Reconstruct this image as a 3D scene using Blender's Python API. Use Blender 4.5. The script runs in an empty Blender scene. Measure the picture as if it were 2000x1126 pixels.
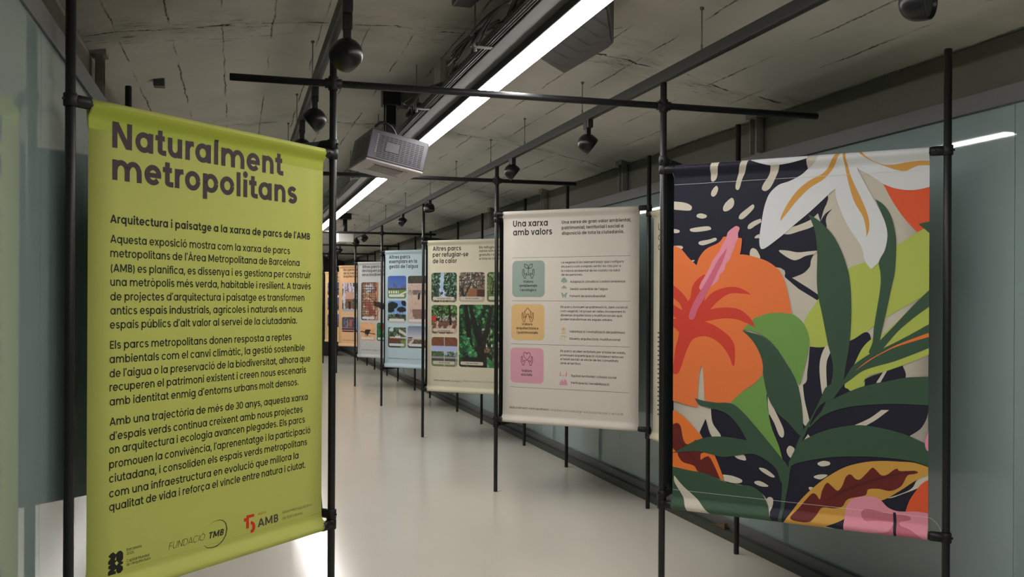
import bpy, bmesh, math, random
import numpy as np
from mathutils import Vector, Matrix
from mathutils.geometry import tessellate_polygon
R = random.Random(7)
pi = math.pi
sc = bpy.context.scene
COL = sc.collection

# ------------------------------------------------------------------ camera, world, exposure
# axes: x across the gallery, y along it, z up; metres
cam_d = bpy.data.cameras.new('camera')
cam = bpy.data.objects.new('camera', cam_d)
COL.objects.link(cam)
cam.location = (0, 0, 1.5)
cam.matrix_world = Matrix.Translation((0, 0, 1.5)) @ (Matrix.Rotation(-0.2836, 4, 'Z') @ Matrix.Rotation(pi/2, 4, 'X') @ Matrix.Rotation(0.0046, 4, 'Z'))
cam_d.sensor_width = 36
cam_d.lens = 36*1850/2000
cam_d.shift_y = 23.04/2000
cam_d.clip_start = 0.02
sc.camera = cam
w = bpy.data.worlds.new('world'); sc.world = w; w.use_nodes = True
w.node_tree.nodes['Background'].inputs[0].default_value = (0.8, 0.9, 1, 1)
w.node_tree.nodes['Background'].inputs[1].default_value = 0.02
sc.view_settings.view_transform = 'Standard'
sc.view_settings.look = 'None'
sc.view_settings.exposure = 0
sc.view_settings.gamma = 1
sc.view_settings.use_curve_mapping = False
LED_STRENGTH = 38.0

# ------------------------------------------------------------------ materials
def lin(c):
    return tuple((v/255/12.92 if v/255 <= .04045 else ((v/255+.055)/1.055)**2.4) for v in c)
MATS = {}
def mat(name, col, rough=.5, metal=0, spec=.5, emit=None, noise=None, bump=None, trans=0):
    m = bpy.data.materials.new(name); m.use_nodes = True; MATS[name] = m
    nt = m.node_tree; b = nt.nodes['Principled BSDF']
    c = lin(col)+(1,)
    b.inputs['Base Color'].default_value = c
    b.inputs['Roughness'].default_value = rough
    b.inputs['Metallic'].default_value = metal
    b.inputs['Specular IOR Level'].default_value = spec
    if emit:
        b.inputs['Emission Color'].default_value = lin(emit[0])+(1,)
        b.inputs['Emission Strength'].default_value = emit[1]
    if noise or bump:
        tc = nt.nodes.new('ShaderNodeTexCoord')
    if noise:   # (scale, amount)
        n = nt.nodes.new('ShaderNodeTexNoise'); n.inputs['Scale'].default_value = noise[0]; n.inputs['Detail'].default_value = 5
        nt.links.new(tc.outputs['Object'], n.inputs['Vector'])
        mx = nt.nodes.new('ShaderNodeMix'); mx.data_type = 'RGBA'
        mx.inputs[6].default_value = tuple(v*(1-noise[1]) for v in c[:3])+(1,)
        mx.inputs[7].default_value = tuple(min(1, v*(1+noise[1])) for v in c[:3])+(1,)
        nt.links.new(n.outputs['Fac'], mx.inputs[0]); nt.links.new(mx.outputs[2], b.inputs['Base Color'])
    if bump:    # (scale, strength)
        n2 = nt.nodes.new('ShaderNodeTexNoise'); n2.inputs['Scale'].default_value = bump[0]; n2.inputs['Detail'].default_value = 3
        nt.links.new(tc.outputs['Object'], n2.inputs['Vector'])
        bp = nt.nodes.new('ShaderNodeBump'); bp.inputs['Strength'].default_value = bump[1]; bp.inputs['Distance'].default_value = .01
        nt.links.new(n2.outputs['Fac'], bp.inputs['Height']); nt.links.new(bp.outputs['Normal'], b.inputs['Normal'])
    return m
mat('black_tube', (19, 19, 20), .42, spec=.4, noise=(30, .12))
mat('black_clamp', (17, 17, 18), .5, spec=.4, noise=(60, .15))
mat('black_metal', (17, 17, 18), .38, spec=.45, noise=(20, .1))
mat('spot_black', (17, 17, 20), .33, spec=.35, noise=(20, .08))
mat('lens_grey', (70, 72, 68), .3)
mat('track_dark', (29, 28, 27), .5, noise=(12, .15))
mat('track_slot', (22, 21, 20), .6)
mat('housing_dark', (62, 61, 60), .5, noise=(10, .12))
mat('conduit_steel', (116, 114, 108), .3, metal=.8, noise=(25, .2))
mat('cable_black', (28, 28, 27), .5, noise=(40, .2))
mat('rod_steel', (110, 110, 104), .4, metal=.6, noise=(40, .2))
mat('bracket_steel', (132, 132, 124), .5, metal=.2, noise=(25, .2))
mat('white_box', (196, 194, 180), .5, noise=(20, .08))
mat('grey_lamp_white', (205, 203, 195), .5, noise=(20, .05))
mat('projector_grey', (84, 83, 90), .42, metal=.25, noise=(14, .08))
mat('projector_pale', (168, 160, 158), .5, metal=.1, noise=(14, .06))
mat('projector_black', (24, 24, 25), .5)
mat('projector_side', (60, 60, 62), .45, metal=.4, noise=(300, .5))
mat('speaker_black', (58, 57, 60), .55, noise=(20, .1))
mat('groove', (36, 35, 37), .6)
mat('plinth_black', (24, 24, 26), .4, noise=(8, .1))
mat('led', (255, 255, 255), .5, emit=((255, 251, 246), LED_STRENGTH))
mat('wood_brown', (96, 72, 48), .6, noise=(30, .2))
mat('stitch', (215, 215, 210), .6)
PAL = dict(navy=(30, 30, 47), beige=(206, 198, 184), lime=(176, 189, 88), orange=(230, 120, 66), orange2=(224, 90, 52), orange3=(232, 122, 54),
    red=(206, 66, 52), pink=(226, 146, 166), dpink=(208, 104, 128), mpink=(194, 110, 128), dgreen=(58, 84, 66), mgreen=(112, 154, 78),
    white=(214, 216, 220), ochre=(206, 152, 76), ochre2=(204, 154, 70), maroon=(104, 36, 34), maroon2=(84, 32, 32),
    plum=(66, 54, 58), ink=(34, 34, 28), dark=(58, 50, 50), grey=(74, 74, 66), logored=(206, 58, 34),
    sage=(150, 167, 158), sand=(222, 184, 128), rose=(216, 160, 176), rule=(120, 114, 106),
    green=(196, 200, 104))
for k, v in PAL.items():
    mat('print_'+k, v, .62, spec=.3)
def cloth(name, col):
    m = mat(name, col, .62, spec=.3, noise=(3, .03), bump=(260, .05)); nt = m.node_tree; b = nt.nodes['Principled BSDF']
    # printed textile lets some light through
    t = nt.nodes.new('ShaderNodeBsdfTranslucent'); t.inputs[0].default_value = tuple(v**1.1 for v in lin(col))+(1,)
    mx = nt.nodes.new('ShaderNodeMixShader'); mx.inputs[0].default_value = .10
    nt.links.new(b.outputs[0], mx.inputs[1]); nt.links.new(t.outputs[0], mx.inputs[2]); nt.links.new(mx.outputs[0], nt.nodes['Material Output'].inputs[0])
    return m
cloth('cloth_green', (196, 200, 104)); cloth('cloth_hem_dimmed', (178, 190, 72))  # hem green darkened to stand for less light through two layers
cloth('cloth_beige', (206, 198, 184)); cloth('cloth_cream', (226, 218, 208)); cloth('cloth_cream2', (222, 214, 190))
cloth('cloth_blue', (196, 216, 226)); cloth('cloth_grey', (206, 206, 206)); cloth('cloth_orange', (244, 198, 150)); cloth('cloth_sand', (246, 208, 152)); cloth('cloth_rose', (226, 176, 180))
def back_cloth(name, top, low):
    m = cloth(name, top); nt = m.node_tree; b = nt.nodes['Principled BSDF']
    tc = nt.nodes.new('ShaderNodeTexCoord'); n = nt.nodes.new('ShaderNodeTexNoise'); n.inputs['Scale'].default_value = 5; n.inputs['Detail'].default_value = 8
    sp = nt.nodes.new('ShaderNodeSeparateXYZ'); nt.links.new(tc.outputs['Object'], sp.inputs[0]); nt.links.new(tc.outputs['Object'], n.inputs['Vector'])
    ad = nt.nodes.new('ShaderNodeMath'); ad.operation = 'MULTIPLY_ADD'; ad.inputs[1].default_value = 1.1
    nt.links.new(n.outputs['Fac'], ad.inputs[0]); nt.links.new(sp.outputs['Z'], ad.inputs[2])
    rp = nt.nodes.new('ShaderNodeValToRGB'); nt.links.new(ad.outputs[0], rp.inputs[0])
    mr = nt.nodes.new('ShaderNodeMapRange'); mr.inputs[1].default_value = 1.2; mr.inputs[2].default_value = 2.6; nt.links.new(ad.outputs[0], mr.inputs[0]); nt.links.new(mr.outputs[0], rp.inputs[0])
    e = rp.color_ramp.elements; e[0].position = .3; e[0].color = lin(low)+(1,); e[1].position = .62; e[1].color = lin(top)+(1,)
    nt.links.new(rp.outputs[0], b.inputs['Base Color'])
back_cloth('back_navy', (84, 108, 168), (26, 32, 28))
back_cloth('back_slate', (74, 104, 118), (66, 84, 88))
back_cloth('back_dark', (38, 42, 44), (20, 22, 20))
m = bpy.data.materials.new('photo_print'); m.use_nodes = True; MATS['photo_print'] = m
a = m.node_tree.nodes.new('ShaderNodeVertexColor'); a.layer_name = 'photo'
m.node_tree.links.new(a.outputs['Color'], m.node_tree.nodes['Principled BSDF'].inputs['Base Color'])
m.node_tree.nodes['Principled BSDF'].inputs['Roughness'].default_value = .6

# glass cladding
def glass_mat(name, col, rough):
    m = mat(name, col, rough, spec=.5); nt = m.node_tree; b = nt.nodes['Principled BSDF']
    b.inputs['IOR'].default_value = 1.52
    tc = nt.nodes.new('ShaderNodeTexCoord'); n = nt.nodes.new('ShaderNodeTexNoise'); n.inputs['Scale'].default_value = .8; n.inputs['Detail'].default_value = 3
    nt.links.new(tc.outputs['Object'], n.inputs['Vector'])
    mx = nt.nodes.new('ShaderNodeMix'); mx.data_type = 'RGBA'; c = lin(col)
    mx.inputs[6].default_value = tuple(v*.85 for v in c)+(1,); mx.inputs[7].default_value = tuple(v*1.15 for v in c)+(1,)
    nt.links.new(n.outputs['Fac'], mx.inputs[0]); nt.links.new(mx.outputs[2], b.inputs['Base Color'])
    return m
glass_mat('glass_right', (140, 157, 157), .03)
glass_mat('glass_left', (136, 152, 150), .03)
mat('glass_joint', (40, 48, 48), .5)
mat('rail_grey', (98, 97, 96), .5, noise=(6, .08))
mat('kick_dark', (56, 58, 53), .45, noise=(8, .1))
mat('plaster', (96, 96, 86), .85, noise=(2, .06), bump=(30, .1))
mat('plaster_left', (150, 148, 138), .85, noise=(2, .06), bump=(30, .1))
mat('end_dark', (52, 50, 48), .8, noise=(2, .2))
# floor : pale poured resin, softly glossy
m = mat('floor_resin', (212, 206, 194), .17, spec=.5, noise=(1.2, .05)); nt = m.node_tree; b = nt.nodes['Principled BSDF']
tc = nt.nodes.new('ShaderNodeTexCoord')
n1 = nt.nodes.new('ShaderNodeTexNoise'); n1.inputs['Scale'].default_value = 260; n1.inputs['Detail'].default_value = 2
n2 = nt.nodes.new('ShaderNodeTexNoise'); n2.inputs['Scale'].default_value = 7; n2.inputs['Detail'].default_value = 2
for n in (n1, n2): nt.links.new(tc.outputs['Object'], n.inputs['Vector'])
bp1 = nt.nodes.new('ShaderNodeBump'); bp1.inputs['Strength'].default_value = .06; bp1.inputs['Distance'].default_value = .002
bp2 = nt.nodes.new('ShaderNodeBump'); bp2.inputs['Strength'].default_value = .03; bp2.inputs['Distance'].default_value = .01
nt.links.new(n1.outputs['Fac'], bp1.inputs['Height']); nt.links.new(n2.outputs['Fac'], bp2.inputs['Height'])
nt.links.new(bp1.outputs['Normal'], bp2.inputs['Normal']); nt.links.new(bp2.outputs['Normal'], b.inputs['Normal'])
# ceiling : painted board vault, open joints along and across, scuffed paint near the cross joints
m = mat('ceiling_paint', (172, 168, 156), .85, spec=.2); nt = m.node_tree; b = nt.nodes['Principled BSDF']; N = nt.nodes.new; LK = nt.links.new
tc = N('ShaderNodeTexCoord'); sp = N('ShaderNodeSeparateXYZ')
def math_n(op, a, b_=None, c=None):
    n = N('ShaderNodeMath'); n.operation = op
    for i, v in enumerate((a, b_, c)):
        if v is None: continue
        if isinstance(v, (int, float)): n.inputs[i].default_value = v
        else: LK(v, n.inputs[i])
    return n.outputs[0]
def noise_n(scale, det=3, vec=None, rough=.5):
    n = N('ShaderNodeTexNoise'); n.inputs['Scale'].default_value = scale; n.inputs['Detail'].default_value = det; n.inputs['Roughness'].default_value = rough
    LK(vec or tc.outputs['Object'], n.inputs['Vector']); return n.outputs['Fac']
LK(tc.outputs['Object'], sp.inputs[0])
X, Y = sp.outputs['X'], sp.outputs['Y']
wob = math_n('ADD', math_n('MULTIPLY', math_n('SUBTRACT', noise_n(4, 4), .5), .03), math_n('MULTIPLY', math_n('SUBTRACT', noise_n(60, 3), .5), .012))
wob2 = math_n('ADD', math_n('MULTIPLY', math_n('SUBTRACT', noise_n(3.5, 5), .5), .22), math_n('MULTIPLY', math_n('SUBTRACT', noise_n(40, 3), .5), .03))
def joint(coord, origin, step, half, wb):
    t = math_n('ADD', math_n('SUBTRACT', coord, origin), wb)
    f = math_n('FRACT', math_n('DIVIDE', t, step))
    d = math_n('MULTIPLY', math_n('MINIMUM', f, math_n('SUBTRACT', 1, f)), step)
    return d, math_n('SUBTRACT', 1, math_n('SMOOTH_MIN', math_n('DIVIDE', d, half), 1, .2))
def ramp(v, lo, hi):
    mr = N('ShaderNodeMapRange'); mr.inputs[1].default_value = lo; mr.inputs[2].default_value = hi; LK(v, mr.inputs[0]); return mr.outputs[0]
dx, jx = joint(X, -.55, .24, math_n('MAXIMUM', math_n('MULTIPLY', noise_n(2.6, 4), .0105), .002), wob)
dy, jy = joint(Y, 2.08, 2.72, math_n('MAXIMUM', math_n('MULTIPLY', ramp(noise_n(4.5, 4), .35, .75), .026), .004), wob2)
mask = ramp(noise_n(2.1, 3), .44, .56)
maskf = ramp(noise_n(34, 3), .30, .62)
near = ramp(dy, .42, .06)
lines = math_n('MULTIPLY', math_n('MULTIPLY', ramp(jx, 0, .6), mask), math_n('MULTIPLY_ADD', maskf, .6, .4))
cross = math_n('MULTIPLY', ramp(jy, 0, .6), ramp(noise_n(6, 3), .44, .54))
mp = N('ShaderNodeMapping'); mp.inputs['Scale'].default_value = (9, 34, 20); LK(tc.outputs['Object'], mp.inputs[0])
chips = math_n('MULTIPLY', math_n('MULTIPLY', ramp(noise_n(1, 5, mp.outputs[0], .65), .57, .65), near), ramp(noise_n(1.6, 2), .45, .6))
dark = math_n('MINIMUM', 1, math_n('ADD', math_n('ADD', math_n('MULTIPLY', lines, .95), math_n('MULTIPLY', cross, .95)), math_n('MULTIPLY', chips, .9)))
grime = math_n('MINIMUM', 1, math_n('ADD', math_n('MULTIPLY', ramp(noise_n(2.2, 6, None, .6), .42, .75), .30), math_n('MULTIPLY', math_n('MULTIPLY', near, ramp(noise_n(3.2, 6, None, .7), .45, .62)), .55)))
base = N('ShaderNodeMix'); base.data_type = 'RGBA'; base.inputs[6].default_value = lin((190, 187, 178))+(1,); base.inputs[7].default_value = lin((140, 139, 130))+(1,); LK(grime, base.inputs[0])
fin = N('ShaderNodeMix'); fin.data_type = 'RGBA'; fin.inputs[7].default_value = lin((36, 40, 36))+(1,); LK(dark, fin.inputs[0]); LK(base.outputs[2], fin.inputs[6])
LK(fin.outputs[2], b.inputs['Base Color'])
bp = N('ShaderNodeBump'); bp.inputs['Strength'].default_value = .35; bp.inputs['Distance'].default_value = .02
LK(math_n('SUBTRACT', math_n('MULTIPLY', noise_n(6, 6), .5), dark), bp.inputs['Height']); LK(bp.outputs['Normal'], b.inputs['Normal'])

# ------------------------------------------------------------------ mesh helpers
class MB:
    def __init__(s): s.v = []; s.f = []; s.m = []; s.sm = []
    def add(s, vs, fs, mi=0, smooth=False):
        o = len(s.v); s.v += [tuple(v) for v in vs]
        for f in fs: s.f.append(tuple(i+o for i in f)); s.m.append(mi); s.sm.append(smooth)
    def box(s, a, b, M=None, mi=0, bev=0):
        if bev: return s.bevbox(a, b, bev, M, mi)
        vs = [Vector((x, y, z)) for z in (a[2], b[2]) for y in (a[1], b[1]) for x in (a[0], b[0])]
        if M: vs = [M @ v for v in vs]
        s.add(vs, [(0, 2, 3, 1), (4, 5, 7, 6), (0, 1, 5, 4), (2, 6, 7, 3), (0, 4, 6, 2), (1, 3, 7, 5)], mi)
    def bevbox(s, a, b, r, M=None, mi=0):
        bm = bmesh.new(); bmesh.ops.create_cube(bm, size=1)
        for v in bm.verts: v.co = Vector([(a[i]+b[i])/2+v.co[i]*(b[i]-a[i]) for i in range(3)])
        bmesh.ops.bevel(bm, geom=bm.edges[:], offset=r, segments=2, affect='EDGES', profile=.5)
        if M: bm.transform(M)
        s.bm(bm, mi); bm.free()
    def bm(s, bm, mi=0, smooth=False):
        bm.verts.index_update(); s.add([v.co[:] for v in bm.verts], [[v.index for v in f.verts] for f in bm.faces], mi, smooth)
    def tube(s, pts, r, n=14, mi=0, caps=True, closed=False):
        pts = [Vector(p) for p in pts]; k = len(pts); rings = []; up = None
        for i, p in enumerate(pts):
            t = (pts[min(i+1, k-1)]-pts[max(i-1, 0)]).normalized()
            if up is None: up = t.orthogonal().normalized()
            else:
                up = (up-t*up.dot(t));  up = up.normalized() if up.length > 1e-6 else t.orthogonal().normalized()
            sd = t.cross(up); rr = r[i] if isinstance(r, (list, tuple)) else r
            rings.append([p+(up*math.cos(2*pi*j/n)+sd*math.sin(2*pi*j/n))*rr for j in range(n)])
        vs = [v for q in rings for v in q]; fs = []
        for i in range(k-1):
            for j in range(n):
                fs.append((i*n+j, i*n+(j+1) % n, (i+1)*n+(j+1) % n, (i+1)*n+j))
        s.add(vs, fs, mi, True)
        if caps:
            s.add(rings[0], [tuple(range(n-1, -1, -1))], mi); s.add(rings[-1], [tuple(range(n))], mi)
    def rod(s, a, b, r, n=18, mi=0, ch=.0015):
        a, b = Vector(a), Vector(b); d = (b-a).normalized()
        s.tube([a, a+d*ch, b-d*ch, b], [r-ch, r, r, r-ch], n, mi)
    def lathe(s, prof, M, n=28, mi=0, smooth=True):
        vs = []; fs = []
        for (r, z) in prof:
            for j in range(n): vs.append(M @ Vector((r*math.cos(2*pi*j/n), r*math.sin(2*pi*j/n), z)))
        for i in range(len(prof)-1):
            for j in range(n): fs.append((i*n+j, i*n+(j+1) % n, (i+1)*n+(j+1) % n, (i+1)*n+j))
        s.add(vs, fs, mi, smooth)
    def build(s, name, mats, parent=None, loc=None):
        me = bpy.data.meshes.new(name)
        o = bpy.data.objects.new(name, me); COL.objects.link(o)
        off = Vector((0, 0, 0))
        vs = s.v
        me.from_pydata(vs, [], s.f)
        for k in (mats if isinstance(mats, (list, tuple)) else [mats]): me.materials.append(MATS[k])
        me.polygons.foreach_set('material_index', s.m); me.polygons.foreach_set('use_smooth', s.sm)
        me.update()
        if parent:
            o.parent = parent
            p = parent; tr = Vector((0, 0, 0))
            while p: tr += p.location; p = p.parent
            me.transform(Matrix.Translation(-tr))
        return o
def empty(name, loc, label, cat, group=None):
    o = bpy.data.objects.new(name, None); COL.objects.link(o); o.location = loc; o.empty_display_size = .1
    return tag(o, label, cat, group)
def tag(o, label, cat, group=None):
    o['label'] = label; o['category'] = cat
    if group: o['group'] = group
    return o
def struct(mb, name, mats, label=None):
    o = mb.build(name, mats); o['kind'] = 'structure'
    if label: o['label'] = label
    return o

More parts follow.
